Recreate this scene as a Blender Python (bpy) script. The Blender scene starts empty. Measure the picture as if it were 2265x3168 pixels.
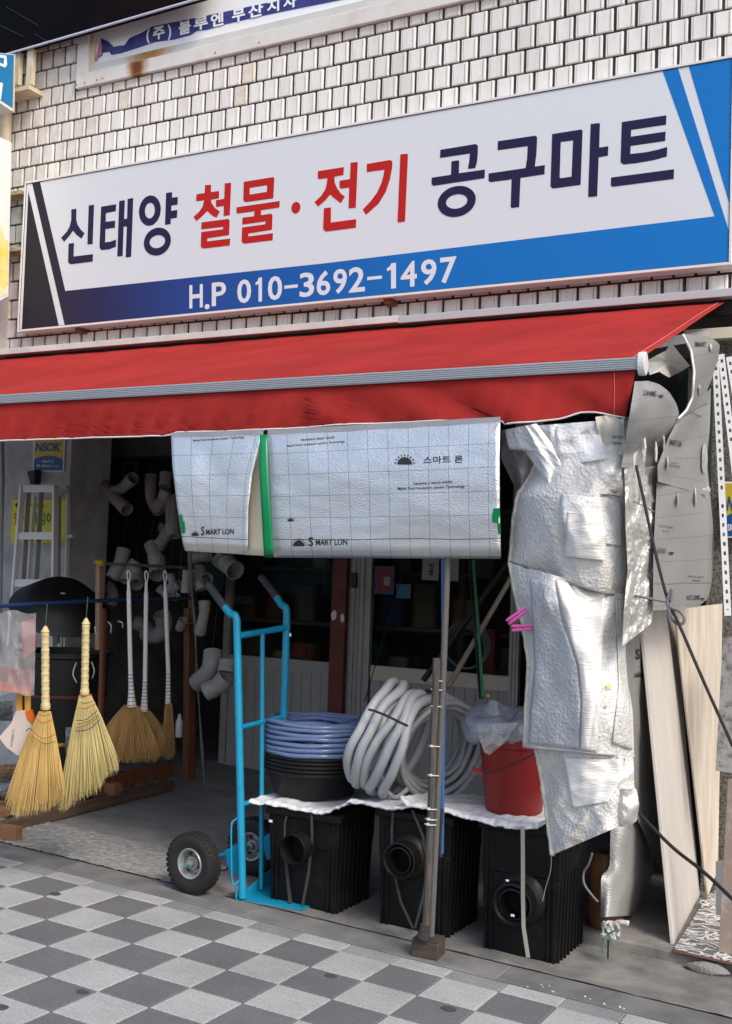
import bpy, math, random
from mathutils import Vector, Matrix, noise
random.seed(11)
R_ = random.Random(5)
SC = bpy.context.scene
COL = SC.collection
# ------------------------------------------------------------------ camera (solved from the paving grid and the facade lines)
F_ = 3465.912
CX, CY = 1132.5, 1584.0
ROWS = [(0.88124943, 0.47134704, 0.03509147), (0.00656507, 0.06203003, -0.99805269), (-0.47260591, 0.87976374, 0.0515695)]
CAM = Vector((4.17734, -4.41194, 1.63058))
SX, SY = -0.02887762, -0.01795750          # the pavement falls to the right and towards the shop
_r, _d, _f = [Vector(v) for v in ROWS]
cam_d = bpy.data.cameras.new('camera')
cam = bpy.data.objects.new('camera', cam_d); COL.objects.link(cam)
cam_d.sensor_fit = 'AUTO'; cam_d.sensor_width = 36.0; cam_d.lens = 36.0 * F_ / 3168.0
cam_d.clip_start = 0.05; cam_d.clip_end = 600
cam.matrix_world = Matrix(((_r.x, -_d.x, -_f.x, CAM.x), (_r.y, -_d.y, -_f.y, CAM.y), (_r.z, -_d.z, -_f.z, CAM.z), (0, 0, 0, 1)))
SC.camera = cam
# ------------------------------------------------------------------ light
SUN_DIR = Vector((0.85, -0.47, 0.98)).normalized()     # towards the sun: from the street, high on the right
world = bpy.data.worlds.new('World'); SC.world = world; world.use_nodes = True
nt = world.node_tree; bg = nt.nodes['Background']
sky = nt.nodes.new('ShaderNodeTexSky'); sky.sky_type = 'NISHITA'; sky.sun_disc = False
sky.sun_elevation = math.asin(SUN_DIR.z); sky.sun_rotation = math.atan2(SUN_DIR.x, SUN_DIR.y)
sky.air_density = 1.0; sky.dust_density = 3.0; sky.ozone_density = 1.0
nt.links.new(sky.outputs[0], bg.inputs[0]); bg.inputs[1].default_value = 0.135
sun_d = bpy.data.lights.new('sun', 'SUN'); sun_d.energy = 1.25; sun_d.angle = math.radians(18); sun_d.color = (1.0, 0.945, 0.85)
sun = bpy.data.objects.new('sun', sun_d); COL.objects.link(sun)
sun.rotation_euler = (-SUN_DIR).to_track_quat('-Z', 'Y').to_euler(); sun.location = (8, -8, 12)
vs = SC.view_settings; vs.view_transform = 'Standard'; vs.look = 'None'; vs.exposure = 0.80; vs.gamma = 1.0; vs.use_curve_mapping = False
try: SC.cycles.use_denoising = True
except Exception: pass
# ------------------------------------------------------------------ pixel -> place
def ray(x, y): return _r * ((x - CX) / F_) + _d * ((y - CY) / F_) + _f
def W(x, y, Y): d = ray(x, y); return CAM + d * ((Y - CAM.y) / d.y)
def WX(x, y, X): d = ray(x, y); return CAM + d * ((X - CAM.x) / d.x)
def WZ(x, y, Z): d = ray(x, y); return CAM + d * ((Z - CAM.z) / d.z)
def DD(x, y, dep): return CAM + ray(x, y) * dep
def gz(x, y): return SX * x + SY * y
def G(x, y):
    d = ray(x, y); n = Vector((-SX, -SY, 1)); return CAM + d * (-(n @ CAM) / (n @ d))
def WL(pts, Y): return [W(x, y, Y) for x, y in pts]
def PJ(p):
    q = p - CAM; z = q.dot(_f); return CX + F_ * q.dot(_r) / z, CY + F_ * q.dot(_d) / z, z
V = Vector
UP = V((0, 0, 1))
# ------------------------------------------------------------------ materials
MATS = {}
def lin(c): return tuple(((v / 255) / 12.92 if v / 255 < .04045 else ((v / 255 + .055) / 1.055) ** 2.4) for v in c)
def P(name, col, rough=.6, metal=0.0, col2=None, scale=6.0, detail=4.0, bump=0.0, bscale=40.0, objvar=0.0, islvar=0.0, spec=.5,
      trans=0.0, alpha=1.0, stretch=None, lo=.35, hi=.65, bkind='noise', coord='Object', bstretch=None, ior=1.45, coat=0.0, rough2=None, stain=0.0, sscale=1.6, sst=(1, 1, 1)):
    if name in MATS: return MATS[name]
    m = bpy.data.materials.new(name); MATS[name] = m; m.use_nodes = True
    t = m.node_tree; N = t.nodes; L = t.links; b = N['Principled BSDF']
    b.inputs['Base Color'].default_value = (*col, 1); b.inputs['Roughness'].default_value = rough; b.inputs['Metallic'].default_value = metal
    b.inputs['Specular IOR Level'].default_value = spec; b.inputs['Transmission Weight'].default_value = trans; b.inputs['Alpha'].default_value = alpha
    b.inputs['IOR'].default_value = ior; b.inputs['Coat Weight'].default_value = coat
    tc = N.new('ShaderNodeTexCoord'); src = tc.outputs[coord]; out = None
    def mp(s, st):
        if not st: return s
        q = N.new('ShaderNodeMapping'); q.inputs['Scale'].default_value = st; L.new(s, q.inputs[0]); return q.outputs[0]
    if col2:
        n = N.new('ShaderNodeTexNoise'); n.inputs['Scale'].default_value = scale; n.inputs['Detail'].default_value = detail; n.inputs['Roughness'].default_value = .62
        L.new(mp(src, stretch), n.inputs['Vector'])
        r = N.new('ShaderNodeMapRange'); r.inputs[1].default_value = lo; r.inputs[2].default_value = hi; L.new(n.outputs[0], r.inputs[0])
        x = N.new('ShaderNodeMix'); x.data_type = 'RGBA'; x.inputs[6].default_value = (*col, 1); x.inputs[7].default_value = (*col2, 1)
        L.new(r.outputs[0], x.inputs[0]); out = x.outputs[2]
        if rough2 is not None:
            rr = N.new('ShaderNodeMapRange'); rr.inputs[3].default_value = rough; rr.inputs[4].default_value = rough2; L.new(r.outputs[0], rr.inputs[0]); L.new(rr.outputs[0], b.inputs['Roughness'])
    if objvar or islvar:
        h = N.new('ShaderNodeHueSaturation'); 
        if out: L.new(out, h.inputs['Color'])
        else: h.inputs['Color'].default_value = (*col, 1)
        if objvar: s = N.new('ShaderNodeObjectInfo').outputs['Random']
        else: s = N.new('ShaderNodeNewGeometry').outputs['Random Per Island']
        r = N.new('ShaderNodeMapRange'); a = objvar or islvar; r.inputs[3].default_value = 1 - a; r.inputs[4].default_value = 1 + a * .6
        L.new(s, r.inputs[0]); L.new(r.outputs[0], h.inputs['Value']); out = h.outputs[0]
    if stain:
        g = N.new('ShaderNodeNewGeometry'); n = N.new('ShaderNodeTexNoise'); n.inputs['Scale'].default_value = sscale; n.inputs['Detail'].default_value = 7; n.inputs['Roughness'].default_value = .65; L.new(mp(g.outputs['Position'], sst), n.inputs['Vector'])
        r = N.new('ShaderNodeMapRange'); r.inputs[1].default_value = .36; r.inputs[2].default_value = .62; r.inputs[3].default_value = 1 - stain; r.inputs[4].default_value = 1 + stain * .25; L.new(n.outputs[0], r.inputs[0])
        h = N.new('ShaderNodeHueSaturation'); L.new(r.outputs[0], h.inputs['Value'])
        if out: L.new(out, h.inputs['Color'])
        else: h.inputs['Color'].default_value = (*col, 1)
        out = h.outputs[0]
    if out: L.new(out, b.inputs['Base Color'])
    if bump:
        if bkind == 'voronoi':
            n = N.new('ShaderNodeTexVoronoi'); n.inputs['Scale'].default_value = bscale; o = n.outputs['Distance']
        elif bkind == 'wave':
            n = N.new('ShaderNodeTexWave'); n.inputs['Scale'].default_value = bscale; n.inputs['Distortion'].default_value = 1.5; o = n.outputs[1]
        else:
            n = N.new('ShaderNodeTexNoise'); n.inputs['Scale'].default_value = bscale; n.inputs['Detail'].default_value = 5; o = n.outputs[0]
        L.new(mp(src, bstretch), n.inputs['Vector'])
        bp = N.new('ShaderNodeBump'); bp.inputs['Strength'].default_value = min(1, bump); bp.inputs['Distance'].default_value = .004 * max(1, bump)
        L.new(o, bp.inputs['Height']); L.new(bp.outputs[0], b.inputs['Normal'])
    return m
# ------------------------------------------------------------------ mesh builder
class MB:
    def __init__(s): s.v = []; s.f = []; s.uv = {}
    def add(s, vs_, fs_):
        o = len(s.v); s.v += [V(p) for p in vs_]; s.f += [tuple(i + o for i in f) for f in fs_]; return o
    def box(s, c, sz, rot=None):
        c = V(c); M = rot.to_3x3() if rot else Matrix.Identity(3); h = V(sz) / 2
        vs_ = [c + M @ V((x * h.x, y * h.y, z * h.z)) for z in (-1, 1) for y in (-1, 1) for x in (-1, 1)]
        s.add(vs_, [(0, 2, 3, 1), (4, 5, 7, 6), (0, 1, 5, 4), (2, 6, 7, 3), (0, 4, 6, 2), (1, 3, 7, 5)]); return s
    def span(s, a, b):
        a = V(a); b = V(b); return s.box((a + b) / 2, [abs(b[i] - a[i]) for i in range(3)])
    def beam(s, a, b, w, h, up=UP):
        a = V(a); b = V(b); d = (b - a); l = d.length; d.normalize(); x = d.cross(V(up))
        if x.length < 1e-4: x = d.cross(V((0, 1, 0)))
        x.normalize(); z = x.cross(d); M = Matrix((x, d, z)).transposed()
        return s.box((a + b) / 2, (w, l, h), M)
    def tube(s, pts, r, seg=8, closed=False, cap=True, inner=0.0):
        pts = [V(p) for p in pts]; n = len(pts); rs = list(r) if hasattr(r, '__len__') else [r] * n
        T = []
        for i in range(n):
            if closed: t = pts[(i + 1) % n] - pts[i - 1]
            else: t = pts[min(i + 1, n - 1)] - pts[max(i - 1, 0)]
            T.append(t.normalized() if t.length > 1e-9 else V((0, 0, 1)))
        ref = UP if abs(T[0].z) < .9 else V((1, 0, 0)); x = T[0].cross(ref).normalized()
        def rings(rr):
            xx = x.copy(); vs_ = []
            for i in range(n):
                xx = (xx - T[i] * xx.dot(T[i])).normalized(); y = T[i].cross(xx)
                for k in range(seg):
                    a = 2 * math.pi * k / seg; vs_.append(pts[i] + (xx * math.cos(a) + y * math.sin(a)) * rr[i])
            return vs_
        def faces(flip, m):
            fs_ = []
            for i in range(m):
                j = (i + 1) % n
                for k in range(seg):
                    l = (k + 1) % seg; q = (i * seg + k, i * seg + l, j * seg + l, j * seg + k); fs_.append(q[::-1] if flip else q)
            return fs_
        m = n if closed else n - 1
        o = s.add(rings(rs), faces(False, m))
        if inner and not closed:
            o2 = s.add(rings([max(q - inner, .001) for q in rs]), faces(True, m))
            for e, fl in ((0, 0), (n - 1, 1)):
                for k in range(seg):
                    l = (k + 1) % seg; q = (o + e * seg + l, o + e * seg + k, o2 + e * seg + k, o2 + e * seg + l); s.f.append(q[::-1] if fl else q)
        elif cap and not closed:
            s.f.append(tuple(o + k for k in range(seg))[::-1]); s.f.append(tuple(o + (n - 1) * seg + k for k in range(seg)))
        return s
    def lathe(s, prof, org, ax=UP, seg=24, ref=None):
        org = V(org); ax = V(ax).normalized(); ref = V(ref) if ref else (V((1, 0, 0)) if abs(ax.x) < .9 else UP)
        x = (ref - ax * ref.dot(ax)).normalized(); y = ax.cross(x); n = len(prof); vs_ = []
        for r, z in prof:
            for k in range(seg):
                a = 2 * math.pi * k / seg; vs_.append(org + ax * z + (x * math.cos(a) + y * math.sin(a)) * r)
        fs_ = []
        for i in range(n - 1):
            for k in range(seg):
                l = (k + 1) % seg; fs_.append((i * seg + k, i * seg + l, (i + 1) * seg + l, (i + 1) * seg + k))
        s.add(vs_, fs_); return s
    def grid(s, fn, nu, nv, uvf=None):
        o = len(s.v)
        for j in range(nv + 1):
            for i in range(nu + 1):
                u, v = i / nu, j / nv; s.v.append(V(fn(u, v))); s.uv[len(s.v) - 1] = uvf(u, v) if uvf else (u, v)
        for j in range(nv):
            for i in range(nu):
                a = o + j * (nu + 1) + i; s.f.append((a, a + 1, a + nu + 2, a + nu + 1))
        return s
    def prism(s, pts, off):
        pts = [V(p) for p in pts]; off = V(off); n = len(pts)
        s.add(pts + [p + off for p in pts], [tuple(range(n))[::-1], tuple(range(n, 2 * n))] + [(i, (i + 1) % n, n + (i + 1) % n, n + i) for i in range(n)]); return s
    def build(s, name, mat, parent=None, org=None, smooth=0, bevel=0, solid=0, kind=None, label=None, sub=0):
        if org is None:
            if parent is not None: org = V(parent['_o'])
            else:
                n = len(s.v); org = V((sum(p.x for p in s.v) / n, sum(p.y for p in s.v) / n, min(p.z for p in s.v)))
        org = V(org)
        me = bpy.data.meshes.new(name); me.from_pydata([tuple(p - org) for p in s.v], [], s.f); me.update()
        if s.uv:
            ul = me.uv_layers.new(name='UVMap')
            for lp in me.loops: ul.data[lp.index].uv = s.uv.get(lp.vertex_index, (0, 0))
        if smooth:
            for p in me.polygons: p.use_smooth = True
            if smooth < 180: me.set_sharp_from_angle(angle=math.radians(smooth))
        me.materials.append(mat)
        o = bpy.data.objects.new(name, me); COL.objects.link(o); o['_o'] = tuple(org)
        if parent is not None: o.parent = parent
        else: o.location = org
        if solid: q = o.modifiers.new('thickness', 'SOLIDIFY'); q.thickness = solid; q.offset = 0
        if bevel: q = o.modifiers.new('bevel', 'BEVEL'); q.width = bevel; q.segments = 2; q.limit_method = 'ANGLE'
        if sub: q = o.modifiers.new('sub', 'SUBSURF'); q.levels = sub; q.render_levels = sub
        if kind: o['kind'] = kind
        if label: o['label'] = label
        return o
def tag(o, label, cat, group=None):
    o['label'] = label; o['category'] = cat
    if group: o['group'] = group
    return o
def thing(name, loc, label, cat, group=None, kind=None):
    o = bpy.data.objects.new(name, None); COL.objects.link(o); o.location = V(loc); o['_o'] = tuple(V(loc)); o.empty_display_size = .1
    if kind: o['kind'] = kind
    else: tag(o, label, cat, group)
    return o
def copy_tree(o, parent=None):
    c = o.copy(); COL.objects.link(c); c.parent = parent
    for ch in list(o.children): copy_tree(ch, c)
    return c
def resample(pts, n):
    pts = [V((*p, 0)) if len(p) == 2 else V(p) for p in pts]; L = [0]
    for a, b in zip(pts, pts[1:]): L.append(L[-1] + (b - a).length)
    out = []
    for i in range(n + 1):
        t = L[-1] * i / n; k = 0
        while k < len(L) - 2 and L[k + 1] < t: k += 1
        q = (t - L[k]) / max(1e-9, L[k + 1] - L[k]); out.append(pts[k].lerp(pts[k + 1], min(1, max(0, q))))
    return out
def smooth_path(pts, n):
    pts = [V(p) for p in pts]; out = []; m = len(pts)
    for i in range(m - 1):
        p0 = pts[max(i - 1, 0)]; p1 = pts[i]; p2 = pts[i + 1]; p3 = pts[min(i + 2, m - 1)]
        for k in range(n):
            t = k / n; out.append(.5 * ((2 * p1) + (p2 - p0) * t + (2 * p0 - 5 * p1 + 4 * p2 - p3) * t * t + (3 * p1 - p0 - 3 * p2 + p3) * t ** 3))
    return out + [pts[-1]]
ORD = ['leftmost', 'second', 'third', 'fourth', 'fifth', 'sixth', 'seventh', 'eighth', 'ninth', 'tenth', 'eleventh', 'twelfth', 'thirteenth', 'fourteenth', 'fifteenth', 'sixteenth', 'seventeenth', 'eighteenth', 'nineteenth', 'twentieth']
def nz(x, y=0., z=0.): return noise.noise(V((x, y, z)))
# ------------------------------------------------------------------ lettering (flat print, built as thin meshes)
_TX = {}
def text_geo(s, off=0.0, shear=0.0):
    k = (s, off, shear)
    if k in _TX: return _TX[k]
    c = bpy.data.curves.new('txt', 'FONT'); c.body = s; c.size = 1; c.offset = off; c.shear = shear; c.resolution_u = 3
    o = bpy.data.objects.new('txt', c); COL.objects.link(o); bpy.context.view_layer.update()
    ev = o.evaluated_get(bpy.context.evaluated_depsgraph_get()); me = bpy.data.meshes.new_from_object(ev)
    vs_ = [V((v.co.x, v.co.y)) for v in me.vertices]; fs_ = [tuple(p.vertices) for p in me.polygons]
    bpy.data.meshes.remove(me); bpy.data.objects.remove(o); bpy.data.curves.remove(c)
    x0 = min(v.x for v in vs_); x1 = max(v.x for v in vs_); y0 = min(v.y for v in vs_); y1 = max(v.y for v in vs_)
    _TX[k] = ([((v.x - x0) / (x1 - x0), (v.y - y0) / (y1 - y0)) for v in vs_], fs_, (x1 - x0) / (y1 - y0)); return _TX[k]
def put_text(mb, s, fn, off=0.0, shear=0.0):
    vs_, fs_, _ = text_geo(s, off, shear); mb.add([fn(u, v) for u, v in vs_], fs_); return mb
def quadfn(a, b, c, d):      # bottom-left, bottom-right, top-right, top-left
    return lambda u, v: (a.lerp(b, u)).lerp(d.lerp(c, u), v)
# ================================================================== GROUND
M_light = P('paver_light', (.39, .39, .383), .85, col2=(.23, .23, .227), scale=120, detail=6, lo=.42, hi=.72, bump=.5, bscale=220, objvar=.07, stain=.16, sscale=2.2)
M_dark = P('paver_dark', (.118, .117, .122), .85, col2=(.19, .188, .195), scale=120, detail=6, lo=.48, hi=.75, bump=.5, bscale=220, objvar=.10, stain=.14, sscale=2.2)
M_mid = P('paver_mid', (.20, .205, .21), .85, col2=(.32, .325, .33), scale=110, detail=6, lo=.45, hi=.72, bump=.5, bscale=220, objvar=.10, stain=.2, sscale=3)
M_kerb = P('kerb_concrete', (.13, .13, .129), .85, col2=(.185, .183, .177), scale=5, bump=.35, bscale=160, objvar=.08, stain=.25, sscale=3.5)
M_floor = P('shop_floor_concrete', (.25, .247, .238), .8, col2=(.18, .177, .17), scale=3.2, bump=.3, bscale=90, stain=.2, sscale=2.5)
M_rough = P('rough_concrete', (.34, .335, .32), .95, col2=(.18, .178, .17), scale=26, detail=8, bump=2.5, bscale=75)
M_slab = P('slab_concrete', (.24, .235, .215), .9, col2=(.13, .127, .12), scale=4.5, detail=7, bump=.8, bscale=110, stain=.25, sscale=3)
M_joint = P('joint_grout', (.13, .128, .124), .95, bump=.5, bscale=200)
M_road = P('asphalt', (.055, .055, .057), .9, col2=(.075, .075, .075), scale=8, bump=.5, bscale=150)
def gplane(name, x0, x1, y0, y1, dz, mat, nu=1, nv=1, amp=0, fr=9):
    mb = MB(); mb.grid(lambda u, v: (x0 + (x1 - x0) * u, y0 + (y1 - y0) * v, gz(x0 + (x1 - x0) * u, y0 + (y1 - y0) * v) + dz + (amp * nz((x0 + (x1 - x0) * u) * fr, (y0 + (y1 - y0) * v) * fr) if amp else 0)), nu, nv)
    return mb.build(name, mat, kind='structure', org=(0, 0, 0), smooth=180 if amp else 0)
gplane('road', -200, 200, -220, -5.2, -.16, M_road)
gplane('ground', -60, 60, -5.2, 30, -.06, M_road)
# pavement with separate tiles
M_chk = P('paver_far', (.12, .12, .128), .85, bump=.5, bscale=220)
t = M_chk.node_tree; N = t.nodes; L = t.links; tc = N.new('ShaderNodeTexCoord'); mp_ = N.new('ShaderNodeMapping'); mp_.inputs['Scale'].default_value = (1, 1, 0); mp_.inputs['Location'].default_value = (0, 0, .01); ck = N.new('ShaderNodeTexChecker'); ck.inputs['Scale'].default_value = 4
ck.inputs['Color1'].default_value = (.12, .12, .128, 1); ck.inputs['Color2'].default_value = (.31, .31, .305, 1); L.new(tc.outputs['Object'], mp_.inputs[0]); L.new(mp_.outputs[0], ck.inputs[0]); L.new(ck.outputs[0], N['Principled BSDF'].inputs['Base Color'])
pav = gplane('pavement', -14, 18, -5.2, .118, -.006, M_chk); pav['_o'] = (0, 0, 0)
def tile_mesh(dx, dy):
    mb = MB(); g = .0026; b = .0035; e1 = V((1, 0, SX)); e2 = V((0, 1, SY))
    def q(x, y, z): return e1 * x + e2 * y + V((0, 0, z))
    x0, x1, y0, y1 = g, dx - g, -dy + g, -g
    lo = [q(x0, y0, -.02), q(x1, y0, -.02), q(x1, y1, -.02), q(x0, y1, -.02)]
    mi = [q(x0, y0, -b), q(x1, y0, -b), q(x1, y1, -b), q(x0, y1, -b)]
    tp = [q(x0 + b, y0 + b, 0), q(x1 - b, y0 + b, 0), q(x1 - b, y1 - b, 0), q(x0 + b, y1 - b, 0)]
    fs = [(8, 9, 10, 11)]
    for k in range(4): l = (k + 1) % 4; fs += [(k, l, 4 + l, 4 + k), (4 + k, 4 + l, 8 + l, 8 + k)]
    mb.add(lo + mi + tp, fs); return mb
TM = {}
for nm, dy in (('full', .25), ('half', .112)):
    for mn, mm in (('l', M_light), ('d', M_dark), ('m', M_mid)):
        o = tile_mesh(.25, dy).build('paving_tile', mm, parent=pav, org=(0, 0, 0)); TM[nm, mn] = o.data; bpy.data.objects.remove(o)
cand = []
for i in range(-14, 24):
    for j in range(-1, 14):
        x = .25 * i; y = .113 if j < 0 else -.25 * j
        px, py, pz = PJ(V((x + .125, y - .12, gz(x, y))))
        if pz > .6 and -170 < px < 2400 and py < 3330: cand.append((pz, i, j, x, y))
for pz, i, j, x, y in sorted(cand)[:300]:
    par = (i + j) % 2 == 0
    k = ('half', 'm' if par else 'l') if j < 0 else ('full', 'd' if par else 'l')
    o = bpy.data.objects.new('paving_tile', TM[k]); COL.objects.link(o); o.parent = pav
    o.location = (x, y - (.001 if j < 0 else 0), gz(x, y) + .0012 * nz(i * 3.3, j * 2.1)); o.rotation_euler = (.003 * nz(i, j * 1.7, 4), .003 * nz(i * 1.3, j, 9), 0)
# kerb stones
kerb = gplane('kerb', -14, 18, .118, .325, -.006, M_joint); kerb['_o'] = (0, 0, 0)
ks = [-3.0, -2.1, -1.03, -.03, 1.15, 2.44, 3.5, 4.6]
for a, b in zip(ks, ks[1:]):
    mb = MB(); o = tile_mesh(b - a, .2035).build('kerb_stone', M_kerb, parent=kerb, org=(0, 0, 0)); o.location = (a, .3255, gz(a, .3255) + .001)
# shop apron
gplane('shop_floor', -5, 6, .325, 8.2, -.004, M_floor, 60, 40, .003, 4)
gplane('rough_concrete', -2.4, .62, .3262, .87, .006, M_rough, 170, 40, .009, 34)
mb = MB()                                                       # worn grey-brown apron on the right
mb.grid(lambda u, v: (.9 + 4.5 * u, .326 + .62 * v, gz(.9 + 4.5 * u, .326 + .62 * v) + .004 + .005 * nz(u * 40, v * 6)), 110, 18)
mb.build('apron', M_slab, kind='structure', org=(0, 0, 0), smooth=180)
mb = MB()                                                       # raised step
def stp(u, v):
    x = 2.32 + 4 * u; y = [.84, .845, .86, 2.6][int(round(v * 3))] + .016 * nz(x * 5, 2) + (.012 * nz(x * 23, 5) if v < .5 else 0); h = [0, .045, .055, .055][int(round(v * 3))]
    return (x, y, gz(x, y) + h - .0 + .004 * nz(x * 14, v * 3))
mb.grid(stp, 140, 3); mb.span((2.30, .9, -.2), (2.33, 2.6, gz(2.32, 1.4) + .05))
mb.build('raised_step', M_slab, kind='structure', org=(0, 0, 0), smooth=30)
# ================================================================== SHOP ROOM (dark inside)
M_room = P('room_paint', (.20, .20, .19), .9, col2=(.12, .12, .115), scale=3)
M_ceil = P('room_ceiling', (.16, .16, .155), .9)
MB().span((-2.6, 2.25, 2.95), (4.2, 8.2, 3.2)).build('ceiling', M_ceil, kind='structure')
MB().span((-2.6, 7.9, -.3), (4.2, 8.1, 2.95)).build('back_wall', M_room, kind='structure')
MB().span((-2.6, 2.4, -.3), (-2.45, 7.9, 2.95)).build('side_wall', M_room, kind='structure')
MB().span((3.05, 2.5, -.3), (3.2, 7.9, 2.95)).build('side_wall', M_room, kind='structure')
M_pill = P('pillar_render', (.55, .55, .555), .9, col2=(.38, .38, .385), scale=6, detail=8, bump=1.0, bscale=120)
pil = MB().span((-3.4, 2.0, -.3), (-1.83, 2.45, 3.2)).build('pillar', M_pill); tag(pil, 'rough grey rendered pillar left of the dark shop entrance', 'pillar')
M_peb = P('pebble_dash', (.20, .185, .165), .95, col2=(.07, .06, .052), scale=85, detail=3, lo=.42, hi=.6, bump=1.5, bscale=110)
pil = MB().span((2.9, 2.0, -.3), (4.6, 2.5, 3.0)).build('pillar', M_peb); tag(pil, 'speckled pebble-dash pillar behind the perforated angle bars', 'pillar')
# ================================================================== BRICK WALL
YW = 2.0
M_mortar = P('brick_mortar', (.035, .031, .028), .95, col2=(.085, .076, .068), scale=9, bump=.6, bscale=150)
def brick_mat(name, c, c2): return P(name, c, .5, col2=c2, scale=11, detail=5, bump=.15, bscale=60, objvar=.05, stain=.15, sscale=2.6, sst=(2.2, 1, .35), lo=.5, hi=.85, spec=.5)
M_bw = brick_mat('brick_glaze_white', (.83, .805, .77), (.71, .68, .63))
M_bc = brick_mat('brick_glaze_cream', (.82, .795, .745), (.70, .66, .59))
M_br = P('brick_glaze_stained', (.80, .765, .69), .45, col2=(.62, .47, .27), scale=7, lo=.45, hi=.75, objvar=.1)
M_bi = P('brick_glaze_far', (.78, .75, .70), .5, col2=(.64, .595, .53), scale=11, islvar=.08)
wall = thing('brick_wall', (0, YW, 3.2), 'white glazed brick wall above the shop front with dark joints', 'wall')
MB().span((-2.64, YW, 3.2), (4.4, YW + .25, 6.6)).build('mortar_bed', M_mortar, wall)
BP, BZ, BW, BH = .1255, .1525, .1075, .1385
def brick_bm(w, h, rnd=0):
    prof = [(0, 0), (.001, -.010), (.004, -.0135), (.008, -.0135), (.0105, -.0085), (.0130, -.0085), (.016, -.0155), (w - .0215, -.0155), (w - .0195, -.0085), (w - .0175, -.0085), (w - .014, -.0185), (w - .004, -.0185), (w - .001, -.012), (w, 0)]
    if w < .05: prof = [(0, 0), (.002, -.014), (w - .002, -.014), (w, 0)]
    mb = MB(); n = len(prof); e = .003
    for z, k in ((0, .0), (e, 1.), (h - e, 1.), (h, .0)):
        for x, y in prof: mb.v.append(V((x, y * (1 if k else .45), z)))
    for r in range(3):
        for i in range(n - 1): a = r * n + i; mb.f.append((a, a + 1, a + n + 1, a + n))
    mb.f.append(tuple(range(n))); mb.f.append(tuple(range(3 * n, 4 * n))[::-1]); return mb
BM = []
for mm in (M_bw, M_bc, M_br):
    o = brick_bm(BW, BH).build('brick', mm, wall, org=(0, 0, 0)); BM.append(o.data); bpy.data.objects.remove(o)
Xs0 = W(72, 700, 1.86).x; Xs1 = W(2268, 500, 1.86).x            # sign extent
ZS0, ZS1 = W(67.7, 1026, 1.86).z + .002, W(86.5, 563.4, 1.86).z
bl = []; win_x0 = W(232, 270, 1.95).x; win_z0 = W(232, 273, 1.95).z
for k in range(-11, 11):
    z = 4.890 + .0045 + BZ * k
    for i in range(-45, 17):
        x = 2.317 + BP * i + (BP / 2 if k % 2 else 0)
        w = BW
        if x < -2.62:
            if x + BW < -2.60: continue
            w = x + BW + 2.62; x = -2.62
        if x > Xs0 + .1 and z > ZS0 + .12 and z + BH < ZS1 - .22: continue      # wholly hidden behind the sign box
        hh = BH
        if x + w > win_x0 + .004 and z + BH > win_z0 - .004:
            if x < win_x0 - .03: w = win_x0 - x - .004
            elif z < win_z0 - .035: hh = win_z0 - z - .006
            else: continue
        px, py, pz = PJ(V((x + w / 2, YW, z + BH / 2)))
        if px < -260 or px > 3300 or py < -700 or py > 1130: continue
        if k == -11 and False: continue
        bl.append((pz, x, z, w, hh, i))
bl.sort(); far = MB(); nvis = 0
# top row under the window is cut short
zc = win_z0 - .045
for n, (pz, x, z, w, hh, i) in enumerate(bl):
    r = R_.random(); g = .5 + .5 * nz(x * .9, z * .9)
    px, py, _z = PJ(V((x + w / 2, YW, z + hh / 2)))
    if nvis < 300 and w == BW and hh == BH and -20 < px < 2285 and -20 < py:
        nvis += 1
        fade = max(0, min(1, (-.3 - x) / 2.2))
        me = BM[2] if ((abs(x - W(370, 330, 2).x) < .07 and z > 5.0) or (abs(x - W(735, 300, 2).x) < .06 and z > 4.85)) else BM[1] if r < .08 + .55 * fade + (.3 if z < 3.5 else 0) else BM[0]
        o = bpy.data.objects.new('brick', me); COL.objects.link(o); o.parent = wall
        o.location = V((x + R_.uniform(-.0015, .0015), YW - R_.uniform(-.001, .0025), z + R_.uniform(-.0015, .0015))) - V(wall['_o'])
        o.rotation_euler = (R_.uniform(-.006, .006), 0, R_.uniform(-.008, .008))
    else:
        b = brick_bm(w, hh); far.add([p + V((x + R_.uniform(-.0015, .0015), YW, z)) for p in b.v], b.f)
if far.v:
    o = far.build('brick', M_bi, wall, kind='stuff')
# ================================================================== MAIN SIGN
YS = 1.86
M_white = P('sign_face_white', (.66, .70, .735), .42, spec=.4, bump=.05, bscale=300, bstretch=(1, 1, .02))
M_alu = P('white_powder_coat', (.72, .71, .69), .4)
M_navy = P('sign_print_navy', (.020, .017, .058), .5, spec=.2)
M_red = P('sign_print_red', (.47, .016, .012), .5, spec=.2)
sign = thing('shop_sign', ((Xs0 + Xs1) / 2, 1.98, ZS0), 'long white sign box with navy and red Korean lettering and a blue phone-number band', 'sign')
MB().span((Xs0, YS + .004, ZS0), (Xs1, 1.975, ZS1)).build('sign_box', M_alu, sign, bevel=.004)
MB().span((Xs0 + .014, YS, ZS0 + .014), (Xs1 - .014, YS + .012, ZS1 - .014)).build('face_panel', M_white, sign)
fr = MB()
for a, b in (((Xs0 - .003, ZS0 - .003), (Xs1 + .003, ZS0 + .013)), ((Xs0 - .003, ZS1 - .013), (Xs1 + .003, ZS1 + .003)), ((Xs0 - .003, ZS0 + .0132), (Xs0 + .012, ZS1 - .0132)), ((Xs1 - .012, ZS0 + .0132), (Xs1 + .003, ZS1 - .0132))):
    fr.span((a[0], YS - .007, a[1]), (b[0], YS + .03, b[1]))
fr.build('frame', M_alu, sign, bevel=.0015)
el = MB()
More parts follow.
